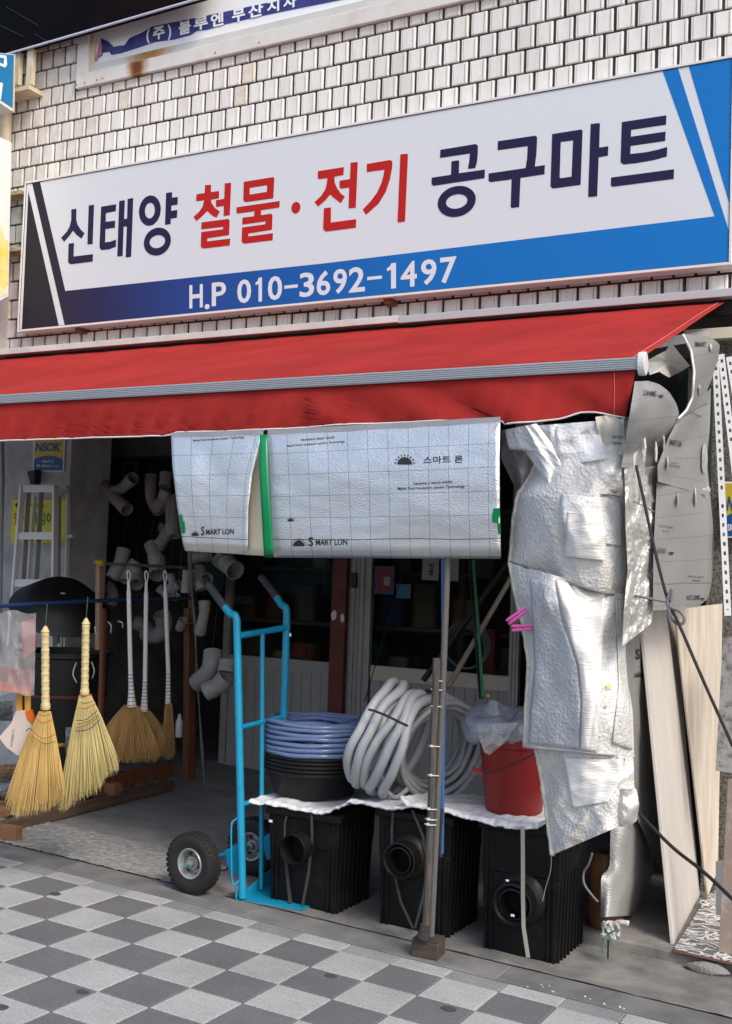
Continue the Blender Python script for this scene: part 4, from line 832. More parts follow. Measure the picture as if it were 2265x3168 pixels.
panel('wall_plank', 225, 1372, 300, 2300, 2.6, P('entrance_plank', (.028, .016, .012), .7, col2=(.05, .028, .02), scale=3, stretch=(6, 6, .5)), 'dark brown boarding at the left of the entrance', 'board', .03)
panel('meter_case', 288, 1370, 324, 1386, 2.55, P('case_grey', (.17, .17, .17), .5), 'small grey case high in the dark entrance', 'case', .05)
# poles leaning inside
def pole(name, pts, r, mat, label, cat='pole', seg=8): o = MB().tube(pts, r, seg).build(name, mat, smooth=60); return tag(o, label, cat)
pole('diagonal_pole', [W(1580, 1790, 2.2), W(1385, 2128, 1.5)], .016, P('pole_tan', (.26, .235, .20), .6), 'tan pole leaning diagonally behind the grey pipe')
pole('diagonal_pole', [W(1572, 1742, 2.5), W(1310, 2105, 2.4)], .020, P('pole_black', (.012, .012, .013), .5), 'thick black pole leaning diagonally in front of the right door glass')
pole('thin_rod', [W(1255, 1742, 2.9), W(1128, 2170, 2.6)], .004, MATS['pole_black'], 'thin black rod leaning across the right door glass', 'rod')
pole('green_pole', [W(1464, 1735, 1.6), W(1480, 1940, 1.45), W(1494, 2160, 1.2)], .009, P('pole_green', (.02, .17, .08), .5), 'thin green pole standing behind the bagged hose')
pole('thin_pole', [W(1452, 1735, 1.65), W(1486, 2160, 1.25)], .008, MATS['pole_black'], 'thin dark pole beside the green pole')
def ring(c, ax, rad, n=40, ph=0., el=(1, 1)):
    ax = V(ax).normalized(); ref = UP if abs(ax.z) < .9 else V((1, 0, 0)); x = ax.cross(ref).normalized(); y = ax.cross(x)
    return [V(c) + x * math.cos(2 * math.pi * k / n + ph) * rad * el[0] + y * math.sin(2 * math.pi * k / n + ph) * rad * el[1] for k in range(n)]
mb = MB()
for k in range(4): mb.tube(ring(W(1440, 2005, 3.3) + V((.01 * k, -.015 * k, .01 * k)), (.1, -1, 0), .15 + .008 * k, 36), .006, 6, closed=True)
tag(mb.build('cable_coil', P('cable_pale', (.14, .15, .15), .5), smooth=180), 'thin pale cable coil hanging on the right door glass', 'cable coil')
# ================================================================== BLACK DRAIN BOXES
M_bp = P('box_black_plastic', (.0055, .0055, .006), .5, col2=(.014, .0137, .0132), scale=6, detail=8, lo=.5, hi=.75, bump=.08, bscale=60, spec=.2)
M_bp2 = P('pipe_black_plastic', (.008, .008, .008), .42, spec=.3)
M_web = P('webbing_grey', (.05, .048, .045), .7, bump=.8, bscale=400)
M_cstrap = P('strap_cream', (.36, .34, .28), .55)
ZT = .405
def drain_box(xl, xr, yf, dp, cpx, cr, label, lab2, inner, zt):
    z0 = gz((xl + xr) / 2, yf + dp / 2) - .01
    t = thing('drain_box', ((xl + xr) / 2, yf + dp / 2, z0), label, 'drain box', 'black drain boxes under the white sheet')
    b = MB(); zm = z0 + (zt - z0) * .62; tp = .012
    def frus(x0, x1, y0, y1, za, zb, s):
        b.add([(x0 + s, y0 + s, za), (x1 - s, y0 + s, za), (x1 - s, y1 - s, za), (x0 + s, y1 - s, za), (x0, y0, zb), (x1, y0, zb), (x1, y1, zb), (x0, y1, zb)], [(3, 2, 1, 0), (4, 5, 6, 7), (0, 1, 5, 4), (1, 2, 6, 5), (2, 3, 7, 6), (3, 0, 4, 7)])
    frus(xl, xr, yf, yf + dp, z0, zm, tp); frus(xl - .006, xr + .006, yf - .006, yf + dp + .006, zm + .001, zt - .04, .004)
    b.build('body', M_bp, t, bevel=.006)
    l = MB().span((xl - .02, yf - .022, zt - .0395), (xr + .02, yf + dp + .02, zt - .004)).build('lid', M_bp, t, bevel=.006)
    for k in range(8):
        y = yf + .03 + (dp - .06) * k / 7
        MB().beam((xr - .007, y, z0 + .003), (xr + .004, y, zt - .045), .012, .014, up=(0, 1, 0)).build('rib', M_bp, t, bevel=.002)
    for fx in (.06, .13, .87, .94):
        x = xl + (xr - xl) * fx; MB().beam((x, yf + .008, z0 + .003), (x, yf - .004, zt - .045), .014, .012, up=(0, 1, 0)).build('rib', M_bp, t, bevel=.002)
    c = W(*cpx, yf - .05); c.y = yf
    if inner == 0: pr = [(cr * .99, -.01), (cr, -.10), (cr * .96, -.105), (cr * .93, -.10), (cr * .92, .01)]
    else: pr = [(cr * 1.35, .002), (cr * 1.25, -.015), (cr * .98, -.03), (cr * .98, -.075), (cr * 1.02, -.08), (cr * 1.02, -.105), (cr * .93, -.108), (cr * .80, -.09), (cr * .76, -.085), (cr * .76, -.10), (cr * .68, -.103), (cr * .66, .02)]
    MB().lathe(pr, c, (0, 1, 0), 36).build('pipe_socket', M_bp2, t, smooth=40)
    MB().lathe([(0, 0), (cr, 0)], c + V((0, -.002, 0)), (0, 1, 0), 24).build('socket_hole', P('hole_black', (.002, .002, .002), .9), t)
    return t, z0, c
t1, z1, c1_ = drain_box(1.095, 1.49, .424, .37, (922, 2622), .071, 'black drain box on the blue hand truck plate with a plain round socket', '', 0, .430)
t2, z2, c2_ = drain_box(1.70, 2.07, .455, .38, (1250, 2656), .082, 'middle black drain box behind the wooden prop with crossed grey webbing', '', 1, .495)
t3, z3, c3_ = drain_box(2.235, 2.60, .452, .40, (1598, 2790), .090, 'right-hand black drain box with a cream strap down its front', '', 1, .512)
def strap_part(pts, Y, w, mat, t, name='strap', dn=0):
    q = [W(x, y, Y - .0) for x, y in pts]; mb = MB()
    for i in range(len(q)):
        d = (q[min(i + 1, len(q) - 1)] - q[max(i - 1, 0)]).normalized(); n = d.cross(V((0, 1, 0))).normalized(); mb.v += [q[i] + n * w / 2, q[i] - n * w / 2]
    for i in range(len(q) - 1): mb.f.append((2 * i, 2 * i + 1, 2 * i + 3, 2 * i + 2))
    return mb.build(name, mat, t, solid=.002)
strap_part([(892, 2508), (882, 2545), (880, 2600), (886, 2700), (896, 2795)], .405, .010, M_web, t1); strap_part([(964, 2516), (966, 2590), (955, 2700), (936, 2802)], .400, .014, M_web, t1)
strap_part([(884, 2640), (892, 2720), (902, 2798)], .408, .009, M_web, t1)
strap_part([(1216, 2512), (1212, 2570), (1214, 2680), (1240, 2790), (1278, 2872)], .432, .012, M_web, t2); strap_part([(1275, 2505), (1310, 2590), (1325, 2680), (1308, 2780), (1284, 2872)], .428, .012, M_web, t2)
strap_part([(1617, 2556), (1618, 2660), (1618, 2780), (1620, 2868), (1634, 2962)], .33, .018, M_cstrap, t3, 'cream_strap')
for t, x, y, Y, s in ((t1, 838, 2540, .416, .02), (t3, 1586, 2832, .345, .017), (t3, 1570, 2724, .345, .014)):
    p = W(x, y, Y); MB().box(p, (s, .002, s * .6)).build('sticker', M_banw, t)
# white woven sheet on top of the boxes
M_ws = P('woven_sheet_white', (.74, .74, .735), .5, bump=2.2, bscale=36, col2=(.66, .66, .67), scale=7)
def sheet_on(label, xs, zfun, lip, y1=.95, ph=0):
    fx = resample(xs, 160)
    def fn(u, v):
        q = fx[int(round(u * 160))]
        if v < .22:
            t = v / .22; p = W(q.x, q.y, .398 - .004 * t); top = W(q.x, q.y, .398); top.z = max(p.z + .012, zfun(top.x)); r = p.lerp(V((p.x, .415, top.z)), t); r.y -= .012 * math.sin(math.pi * t)
        else:
            t = (v - .22) / .78; a = W(q.x, q.y, .398); r = V((a.x, .415 + (y1 - .415) * t, zfun(a.x)))
            r.z = max(zfun(a.x), W(q.x, q.y, .398).z + .012) * (1 - t) + zfun(a.x) * t
        e_ = 1 - min(1, v / .4); r.z += .010 * nz(r.x * 9, r.y * 9, ph) + .007 * nz(r.x * 22, r.y * 18, ph) + e_ * .012 * (abs(nz(r.x * 21, r.y * 16, ph + 3)) - .2) + e_ * .006 * (abs(nz(r.x * 47, r.y * 40, ph + 5)) - .2) + .006 * t; r.y += (.016 * nz(u * 16, v * 3, ph) + .007 * nz(u * 37, v * 6, ph)) * (v < .25)
        return r
    return tag(MB().grid(fn, 160, 32).build('white_sheet', M_ws, smooth=60, solid=.0012), label, 'sheet', 'white sheets laid over the black boxes')
sheet_on('left white woven sheet spread under the black basins and blue hose', [(772, 2482), (800, 2492), (830, 2486), (870, 2500), (940, 2512), (1000, 2524), (1030, 2508), (1080, 2488), (1130, 2494), (1200, 2506), (1272, 2500)], lambda x: .436 + .066 * max(0, min(1, (x - 1.5) / .2)), .02, ph=2)
sheet_on('right white woven sheet with a rolled front edge under the red bucket', [(1240, 2472), (1262, 2494), (1330, 2506), (1420, 2524), (1520, 2550), (1600, 2566), (1660, 2564), (1696, 2545)], lambda x: .506 + .014 * max(0, min(1, (x - 2.1) / .2)), .02, ph=8)
# ================================================================== BLACK BASINS + CLEAR BLUE HOSE
bc = W(972, 2440, .74); bcx, bcy = bc.x, .74; zb = .444
bas = thing('basin_stack', (bcx, bcy, zb), 'stack of nested black basins on the white sheet under the blue hose', 'basins')
rB = .268
for k in range(5):
    o = .020 * k; MB().lathe([(0, .008 + o), (rB * .72, .005 + o), (rB * .78, .012 + o), (rB * .93, .125 + o), (rB * .985, .128 + o), (rB * 1.0, .133 + o), (rB * .995, .145 + o), (rB * .92, .146 + o), (rB * .76, .02 + o), (0, .016 + o)], (bcx, bcy, zb), UP, 48).build('basin', M_bp2, bas, smooth=40)
zh = zb + .231
M_hose = P('hose_clear_blue', (.20, .28, .50), .14, trans=.4, ior=1.3, spec=.6, coat=.4)
hose = thing('hose_coil', (bcx, bcy, zh), 'coil of clear blue hose lying on the black basins', 'hose')
rt = .0121; mb = MB()
for k in range(7):
    mb.tube([V((bcx + (rB - .002 + .003 * nz(k * 2.2)) * math.cos(a) * 1.0, bcy + (rB - .002) * math.sin(a), zh + rt + k * rt * 1.93 + .006 * math.sin(a + k * .7) + .010 * nz(math.cos(a) * 1.3, math.sin(a) * 1.3, k))) for a in [2 * math.pi * q / 72 for q in range(72)]], rt, 10, closed=True)
mb.build('hose', M_hose, hose, smooth=180)
mb = MB()
for j in range(1, 6):
    for k in range(7 if j == 5 else 1):
        kk = (6.1 - .12 * j) if j < 5 else 6 - k - .6
        rr = rB - .002 - j * rt * 1.9
        mb.tube([V((bcx + rr * math.cos(a), bcy + rr * math.sin(a), zh + rt + kk * rt * 1.93 + .006 * math.sin(a * 1 + j) + .010 * nz(math.cos(a) * 1.3, math.sin(a) * 1.3, j + k * 2))) for a in [2 * math.pi * q / 72 for q in range(72)]], rt, 10, closed=True)
mb.build('hose', M_hose, hose, smooth=180)
MB().tube(ring((bcx - rB * .98, bcy - .02, zh + .075), (0, 1, .1), .03, 20, el=(1, 3.0)), .002, 5, closed=True).build('tie', M_ink, hose)
# ================================================================== GREY CORRUGATED CONDUIT COILS
M_con = P('conduit_grey', (.47, .485, .50), .40, col2=(.40, .415, .43), scale=4)
M_con2 = P('conduit_grey_darker', (.34, .35, .355), .42, col2=(.28, .285, .29), scale=4)  # darker grey carries some of the shade on the rear coil
def conduit(c, ax, rads, offs, rt, mat, name, label, pitch=.0085, wob=.012, el=(1, 1)):
    t = thing(name, V(c), label, 'conduit', 'coils of grey corrugated conduit')
    for i, (rad, of) in enumerate(zip(rads, offs)):
        n = int(2 * math.pi * rad / pitch) * 2; axv = V(ax).normalized(); pts = ring(V(c) + axv * of, axv, rad, n, el=el)
        tilt = .10 * nz(i * 3.7, 2)
        pts = [p + axv * (wob * nz(math.cos(2 * math.pi * k / n) * 1.2, math.sin(2 * math.pi * k / n) * 1.2, i * 3.1) + tilt * rad * math.cos(2 * math.pi * k / n + i)) for k, p in enumerate(pts)]
        MB().tube(pts, [rt if k % 2 else rt * .80 for k in range(n)], 9, closed=True).build('turn', mat, t, smooth=180)
    return t
cc = W(1208, 2286, .64)
cd1 = conduit(cc, V((.89, .22, -.38)), [.258, .270, .254, .266, .258, .215, .22], [-.105, -.055, -.004, .046, .098, -.03, .03], .0255, M_con, 'conduit_coil', 'large pale grey corrugated conduit coil leaning between the blue hose and the prop', pitch=.0130, wob=.038)
MB().tube(smooth_path(WL([(1140, 2195), (1160, 2200), (1200, 2216), (1240, 2236), (1262, 2246)], .335), 6), .006, 6).build('tie', M_ink, cd1)
c2c = W(1352, 2312, .80)
cd2 = conduit(c2c, V((.80, -.52, -.16)), [.250, .238, .252, .240, .250, .236, .247, .215, .205, .212, .20, .222, .19], [-.125, -.095, -.062, -.03, .004, .036, .07, -.105, -.06, -.02, .02, .05, -.03], .0168, M_con2, 'conduit_coil', 'slimmer darker grey conduit coil behind the wooden prop', pitch=.0105, wob=.035)
p = W(1325, 2142, .78); mb = MB().tube([p + V((-.08, 0, -.03)), p, p + V((.05, -.02, .01)), p + V((.09, -.03, -.03))], .004, 6); mb.box(p + V((.01, -.02, .01)), (.03, .02, .02)); mb.build('tie', M_ink, cd2)
mb = MB(); n = 60; q = smooth_path([W(1180, 2395, .62), W(1192, 2440, .56), W(1225, 2466, .56), W(1262, 2440, .60)], 20); MB().tube(q, [.013 if k % 2 else .0115 for k in range(len(q))], 9).build('loose_end', M_con2, cd2, smooth=180)
# ================================================================== RED BUCKET + BAGGED HOSE
M_rb = P('bucket_red', (.215, .008, .006), .42, col2=(.18, .006, .005), scale=3)
zk = .522
kc = W(1590, 2480, .66); kx, ky = kc.x, .66
bk_ = thing('red_bucket', (kx, ky, zk), 'red plastic bucket with a wire handle on the white sheet', 'bucket')
MB().lathe([(0, .004), (.130, 0), (.134, .006), (.168, .30), (.168, .305), (.177, .31), (.177, .345), (.170, .35), (.165, .345), (.128, .012), (0, .012)], (kx, ky, zk), UP, 56).build('body', M_rb, bk_, smooth=35)
hA, hB = W(1486, 2395, .50), W(1700, 2305, .47)
MB().tube(smooth_path([hA, W(1545, 2382, .47), W(1620, 2350, .455), hB], 8), .0035, 7).build('handle', P('wire_dark', (.05, .045, .045), .4, metal=.6), bk_, smooth=180)
MB().tube([W(1464, 2378, .52), W(1496, 2396, .50)], .0095, 10).build('grip', P('grip_red', (.36, .02, .03), .5), bk_, smooth=60)
M_pb = P('plastic_bag_clear', (.42, .46, .52), .12, col2=(.34, .38, .44), scale=6, bump=1.6, bscale=30, alpha=.52, spec=.9, coat=.5)
M_hg = P('hose_grey_bagged', (.17, .20, .25), .25, spec=.6)
bz = zk + .340; bxc, byc = kx - .045, ky - .01
bag = thing('bagged_hose', (bxc, byc, bz), 'hose coil wrapped in a clear plastic bag on top of the red bucket', 'bagged hose')
mb = MB()
for k in range(4):
    for j in range(2): mb.tube([V((bxc + (.155 - .02 * j) * math.cos(a), byc + (.155 - .02 * j) * math.sin(a), bz + .02 + .018 * k + .012 * math.sin(a))) for a in [2 * math.pi * q / 48 for q in range(48)]], .0095, 8, closed=True)
mb.build('hose', M_hg, bag, smooth=180)
def bagf(u, v):
    a = 2 * math.pi * u; b = 2 * math.pi * v; q = .060 + .022 * nz(math.cos(a) * 2.2, math.sin(a) * 2.2, b) + .006 * nz(a * 5, b * 3)
    rr = .148 + q * 1.15 * math.cos(b); return V((bxc + rr * math.cos(a), byc + rr * math.sin(a), bz + .055 + q * math.sin(b) * 1.1 + .012 * math.sin(a)))
MB().grid(bagf, 60, 20).build('bag', M_pb, bag, smooth=180)
fl = PxSheet([(1476, 2240), (1484, 2290), (1500, 2330), (1508, 2334)], [(1604, 2236), (1584, 2262), (1560, 2300), (1514, 2336)], lambda u, v: .44 + .03 * nz(u * 3, v * 3) + .014 * nz(u * 9, v * 8, 3) - .02 * v)
fl.mesh(30, 30).build('bag_tail', P('plastic_bag_white', (.66, .62, .60), .15, bump=3, bscale=40, alpha=.55, coat=.5), bag, smooth=180)
mb = MB().lathe([(.05, -.03), (.06, .0), (.062, .02), (.045, .045), (.028, .06), (.030, .075), (0, .08)], W(1520, 2195, .70) + V((0, 0, -.03)), (.2, -.1, 1), 14)
for v in mb.v: v += V((.012 * nz(v.x * 40, v.z * 40), 0, .01 * nz(v.y * 40, v.x * 40)))
mb.build('bag_neck', M_pb, bag, smooth=180)
MB().box(W(1511, 2152, .62), (.012, .008, .012)).build('yellow_tag', P('tag_yellow', (.55, .40, .02), .5), bag)
# ================================================================== WOODEN PROP WITH PIPES
M_wood = P('wood_weathered', (.042, .037, .032), .8, col2=(.105, .093, .08), scale=14, stretch=(8, 8, .6), bump=.6, bscale=60, bstretch=(6, 6, .4))
M_gp = P('pipe_grey_mesh', (.11, .108, .105), .6, bump=1.0, bscale=350)
M_blp = P('pipe_blue', (.03, .10, .28), .4)
M_tie = P('zip_tie_white', (.66, .66, .65), .5)
pb = G(1322, 2960); 
blk = thing('wooden_block', (pb.x, pb.y, gz(pb.x, pb.y)), 'square wooden block under the foot of the prop', 'block')
b = MB().box((pb.x - .005, pb.y + .02, gz(pb.x, pb.y) + .036), (.125, .11, .07), Matrix.Rotation(.12, 3, 'Z'))
b.build('timber', P('wood_block', (.085, .06, .04), .85, col2=(.045, .037, .03), scale=9, stretch=(1, 1, 6), bump=1.2, bscale=50, bstretch=(1, 1, 6)), blk, bevel=.006)
b = MB().box((pb.x - .005, pb.y + .02, gz(pb.x, pb.y) + .0755), (.118, .105, .009), Matrix.Rotation(.12, 3, 'Z')); b.build('rubber_pad', P('pad_dark', (.05, .043, .04), .9, bump=2, bscale=60), blk, bevel=.002)
pr = thing('wooden_prop', (pb.x, .15, pb.z + .08), 'weathered wooden pole on a block with white cable ties', 'prop')
MB().tube([W(1316, 2905, .14), W(1333, 2520, .12), W(1351, 2037, .10)], [.0162, .0165, .0165], 12).build('pole', M_wood, pr, smooth=60)
for x, y in ((1345, 2106), (1343, 2134), (1342, 2185), (1337, 2308), (1334, 2398), (1328, 2502), (1327, 2534), (1325, 2550)):
    MB().tube(ring(W(x + 7, y, .125), (.02, .12, 1), .029, 20, el=(1.15, .8)), .0022, 5, closed=True).build('cable_tie', M_tie, pr)
    MB().box(W(x - 1, y, .095), (.010, .008, .010)).build('tie_head', M_tie, pr)
mb = MB().tube([W(1308, 2900, .135), W(1316, 2860, .13)], [.026, .019], 10); 
for v in mb.v: v += V((.006 * nz(v.x * 60, v.z * 60), .004 * nz(v.z * 80), 0))
mb.build('foot_wrapping', P('wrap_dark', (.04, .035, .033), .8, bump=2, bscale=70), pr, smooth=40)
pole('grey_pipe', [W(1334, 2895, .16), W(1352, 2520, .145), W(1373, 2050, .15), W(1386, 1700, .19)], .0145, M_gp, 'mesh-covered grey pipe tied to the wooden prop', 'pipe', 12)
bp_ = pole('blue_pipe', [W(1366, 2640, .19), W(1373, 2100, .185), W(1372, 1700, .20)], .0105, M_blp, 'thin blue pipe running up behind the wooden prop', 'pipe', 10)
MB().tube([W(1362, 2650, .188), W(1366, 2500, .187)], .012, 10).build('black_sleeve', M_ink, bp_, org=bp_['_o'], smooth=60)
# ================================================================== HAND TRUCK
M_tb = P('truck_blue', (.008, .26, .44), .36, bump=.15, bscale=90, col2=(.02, .15, .25), scale=22, detail=9, lo=.60, hi=.74, spec=.5, stain=.10, sscale=9)
M_tyre = P('tyre_black', (.014, .014, .014), .75, bump=.3, bscale=120)
M_rim = P('rim_grey', (.36, .37, .37), .4, metal=.5)
M_grip = P('grip_dark', (.035, .037, .045), .7, bump=.3, bscale=200)
nb = V((1.013, .323, gz(1.013, .323) + .015)); ntop = W(733, 1922, .323); Yr = .70
ftop = W(888, 1896, Yr); fb_ = V((.985, Yr, gz(.985, Yr) + .015))
tr = thing('hand_truck', nb, 'bright blue two-wheeled hand truck with black grips, standing left of the black boxes', 'hand truck')
def side(b, top, g1, g2, Y):
    G1, G2 = W(*g1, Y), W(*g2, Y); d = (G1 - top).normalized()
    pts = smooth_path([b, b.lerp(top, .5), b.lerp(top, .93), top + V((-.006, 0, .02)), top.lerp(G1, .45), G1], 8)
    MB().tube(pts, .0195, 16).build('side_tube', M_tb, tr, smooth=60)
    MB().tube([G1 - d * .012, G1, G1 + (G2 - G1) * .93, G2, G2 + d * .003], [.0205, .0215, .0215, .0205, .013], 14).build('grip', M_grip, tr, smooth=60)
side(nb, ntop, (691, 1872), (644, 1807), .323); side(fb_, ftop, (852, 1841), (807, 1783), Yr)
def tl(b, top, f): return b.lerp(top, f)
for f, r in ((.945, .0155), (.61, .0125), (.33, .012)):
    a, c = tl(nb, ntop, f), tl(fb_, ftop, f); MB().tube([a, a.lerp(c, .04), a.lerp(c, .5), a.lerp(c, .96), c], [r * 1.55, r * 1.15, r, r * 1.15, r * 1.55], 12).build('cross_bar', M_tb, tr, smooth=60)
mt, mbm = tl(nb, ntop, .945).lerp(tl(fb_, ftop, .945), .5), nb.lerp(fb_, .5)
MB().tube([mt, mbm], .012, 12).build('centre_tube', M_tb, tr, smooth=60)
za = gz(1.1, .4) + .004
tp_ = MB().prism([V((.985, .318, za)), V((1.335, .365, za - .004)), V((1.335, .72, za - .004)), V((.96, .72, za))], (0, 0, .005)); tp_.build('toe_plate', M_tb, tr, bevel=.001)
MB().prism([V((.98, .318, za)), V((.972, .72, za)), V((.968, .72, za + .10)), V((.978, .318, za + .012))], (.005, 0, 0)).build('back_plate', M_tb, tr)
wc = W(598, 2690, .262); ax = V((.06, 1, 0)).normalized(); wr = .150
wc.z = gz(wc.x, wc.y) + wr + .002
def wheel(c):
    s = thing('wheel', c, '', '') ; del s['label']; del s['category']; s.parent = tr; s.location = c - V(tr['_o']); s['_o'] = tuple(c)
    w = .042
    MB().lathe([(.075, -w * .70), (.092, -w * .86), (.120, -w), (.138, -w * .92), (.146, -w * .74), (.150, -w * .4), (.1505, 0), (.150, w * .4), (.146, w * .74), (.138, w * .92), (.120, w), (.092, w * .86), (.075, w * .70)], c, ax, 64).build('tyre', M_tyre, s, smooth=50)
    tm = MB(); x = V((1, 0, 0)); x = (x - ax * x.dot(ax)).normalized(); y = ax.cross(x)
    for k in range(34):
        a = 2 * math.pi * k / 34
        for off, da in ((-.029, 0), (-.010, .09), (.010, 0), (.029, .09)):
            aa = a + da; rd = x * math.cos(aa) + y * math.sin(aa); tt = -x * math.sin(aa) + y * math.cos(aa)
            rr = .1505 if abs(off) < .02 else .1475
            M = Matrix((tt, ax, rd)).transposed(); tm.box(c + rd * rr + ax * off, (.017, .0155, .007), M)
    tm.build('tread', M_tyre, s)
    MB().lathe([(.018, -.012), (.032, -.012), (.038, .004), (.054, .008), (.060, -.012), (.066, -.032), (.074, -.036), (.078, -.030), (.078, .030), (.074, .034), (.065, .028), (.054, -.004)], c, ax, 48).build('rim', M_rim, s, smooth=40)
    MB().lathe([(0, -.050), (.012, -.050), (.0125, -.044), (.012, -.044), (.021, -.040), (.023, .03), (0, .03)], c, ax, 24).build('hub', P('hub_steel', (.30, .29, .27), .45, metal=.7), s, smooth=35)
    MB().lathe([(0, -.058), (.009, -.058), (.010, -.050), (0, -.050)], c, ax, 16).build('axle_cap', M_tb, s, smooth=35)
    for a in (2.2, 4.3, .4): MB().lathe([(.010, -.0132), (0, -.0135)], c + (x * math.cos(a) + y * math.sin(a)) * .046 + ax * .008, ax, 12).build('rim_hole', M_ink, s)
wheel(wc); wc2 = wc + ax * .50; wc2.z = gz(wc2.x, wc2.y) + wr + .002; wheel(wc2)
MB().tube([wc - ax * .02, wc2 + ax * .02], .010, 10).build('axle', M_tb, tr, smooth=60)
for b, tpp, Y in ((nb, ntop, .345), (fb_, ftop, Yr - .02)):
    q0 = WL([(694, 2633), (742, 2603), (745, 2706), (713, 2702), (700, 2662)], .345); q = [p + (V((0, Y - .345, 0))) for p in q0]
    MB().prism(q, (0, .006, 0)).build('axle_bracket', M_tb, tr)
for b, dy in ((nb, -.012),):
    q = [W(740, 2530, .315), W(722, 2540, .30), W(716, 2560, .29), W(716, 2650, .285), W(718, 2725, .285), W(724, 2738, .29), W(746, 2718, .315)]
    MB().tube(smooth_path(q, 5), .0045, 8).build('wheel_guard', M_tb, tr, smooth=180)
    MB().tube([W(731, 2735, .31), W(731, 2782, .31)], .0045, 8).build('stand_rod', M_tb, tr, smooth=60)
p = W(898, 1964, Yr - .02); MB().box(p, (.012, .003, .016)).build('sticker', M_banw, tr)
# ================================================================== PLANKS AND TILES (right)
zs = lambda x, y: gz(x, y) + .055
def board(pts, th, name, mat, label, cat, grp=None, bevel=.002):
    pts = [V(p) for p in pts]; n = (pts[1] - pts[0]).cross(pts[3] - pts[0]).normalized(); dd = pts[2] - CAM; pts[2] = CAM + dd * ((pts[0] - CAM).dot(n) / dd.dot(n))
    if n.dot(CAM - pts[0]) > 0: n = -n
    o = MB().prism(pts, n * th).build(name, mat, bevel=bevel); return tag(o, label, cat, grp)
M_pl1 = P('plank_pale', (.60, .56, .52), .5, col2=(.54, .50, .46), scale=3, stretch=(5, 5, .5), bump=.15, bscale=40, bstretch=(8, 8, .3))
M_pl2 = P('plank_grained', (.60, .54, .47), .5, col2=(.47, .40, .32), scale=5, stretch=(9, 9, .35), detail=8, bump=.2, bscale=40, bstretch=(8, 8, .3))
def zplane(x, y, z): return WZ(x, y, z)
zb1 = zs(2.98, 1.2) + .002
b0 = zplane(2085, 2922, zb1); b1 = zplane(2166, 2768, zb1)
t0, t1_ = W(1984, 1896, b0.y + .04), W(2086, 1881, b1.y - .1)
board([b0, b1, t1_, t0], .016, 'plank', M_pl1, 'front pale plank leaning on the side insulation, its foot on the patterned tile', 'plank', 'planks leaning at the right')
b0 = zplane(2190, 2776, zb1)
t0, t1_ = W(2088, 1884, 1.72), W(2236, 1868, 1.8)
b1b = W(2222, 2690, 1.90)
board([b0, b1b, t1_, t0], .016, 'plank', M_pl2, 'rear plank with brown wood grain, half behind the front pale plank', 'plank', 'planks leaning at the right')
# patterned floor tile, marble tile, granite slab
M_pt = P('patterned_tile', (.56, .56, .54), .35)
t = M_pt.node_tree; N = t.nodes; L = t.links; tc = N.new('ShaderNodeTexCoord')
wv = N.new('ShaderNodeTexWave'); wv.wave_type = 'RINGS'; wv.inputs['Scale'].default_value = 6.5; wv.inputs['Distortion'].default_value = 16; wv.inputs['Detail'].default_value = 2.5; wv.inputs['Detail Scale'].default_value = 1.6
cr = N.new('ShaderNodeValToRGB'); cr.color_ramp.elements[0].position = .46; cr.color_ramp.elements[0].color = (.10, .10, .105, 1); cr.color_ramp.elements[1].position = .56; cr.color_ramp.elements[1].color = (.55, .55, .54, 1)
L.new(tc.outputs['Object'], wv.inputs['Vector']); L.new(wv.outputs[0], cr.inputs[0]); L.new(cr.outputs[0], N['Principled BSDF'].inputs['Base Color'])
zt_ = zs(3.0, .9)
q = [zplane(2084, 2938, zt_ + .012), zplane(2330, 2992, zt_ + .012), zplane(2290, 2700, zt_ + .012), zplane(2190, 2772, zt_ + .012)]
pt = thing('patterned_tile', q[0], 'black and white patterned tile lying on the raised step at the right edge', 'tile')
MB().prism(q, (0, 0, -.010)).build('tile_body', P('tile_body_red', (.22, .09, .06), .8), pt)
MB().prism([p + V((0, 0, .0035)) for p in q], (0, 0, -.003)).build('glazed_face', M_pt, pt)
sw = MB()
for cx, cy, s, a0 in ((2150, 2890, 1, 0), (2205, 2835, .8, .6), (2215, 2900, .9, 2.), (2240, 2950, .8, 1.), (2180, 2790, .55, .3), (2225, 2765, .5, .8)):
    pts = []
    for k in range(26):
        a = a0 + k * .30; r = (26 - k) * 1.05 * s
        pts.append(WZ(cx + 1.35 * r * math.cos(a), cy + .62 * r * math.sin(a), zt_ + .0165))
    sw.tube(pts, .0028, 4)
sw.build('scroll_print', P('print_white', (.60, .60, .58), .35), pt)
M_mar = P('marble_brown', (.36, .27, .225), .3, col2=(.58, .52, .47), scale=9, detail=9, lo=.52, hi=.72)
bm0 = zplane(2222, 2945, zt_ + .018); bm1 = zplane(2340, 2972, zt_ + .018)
board([bm0, bm1, W(2350, 2405, bm1.y + .03), W(2252, 2412, bm0.y + .03)], .012, 'marble_tile', M_mar, 'brown marble tile standing upright on the patterned tile at the right edge', 'tile')
M_gr = P('granite_speckled', (.33, .33, .325), .6, col2=(.12, .12, .12), scale=22, detail=9, lo=.5, hi=.68, bump=1.0, bscale=40)
board([W(2213, 2384, 1.55), W(2330, 2402, 1.5), W(2330, 1960, 1.62), W(2236, 1975, 1.66)], .03, 'granite_slab', M_gr, 'rough grey granite slab above the marble tile at the right edge', 'slab')
board([W(2214, 2830, 1.2), W(2238, 2836, 1.16), W(2240, 2662, 1.2), W(2214, 2664, 1.24)], .006, 'small_plate', P('plate_grey_blue', (.36, .38, .42), .4), 'small grey plate standing between the rear plank and the marble tile', 'plate')
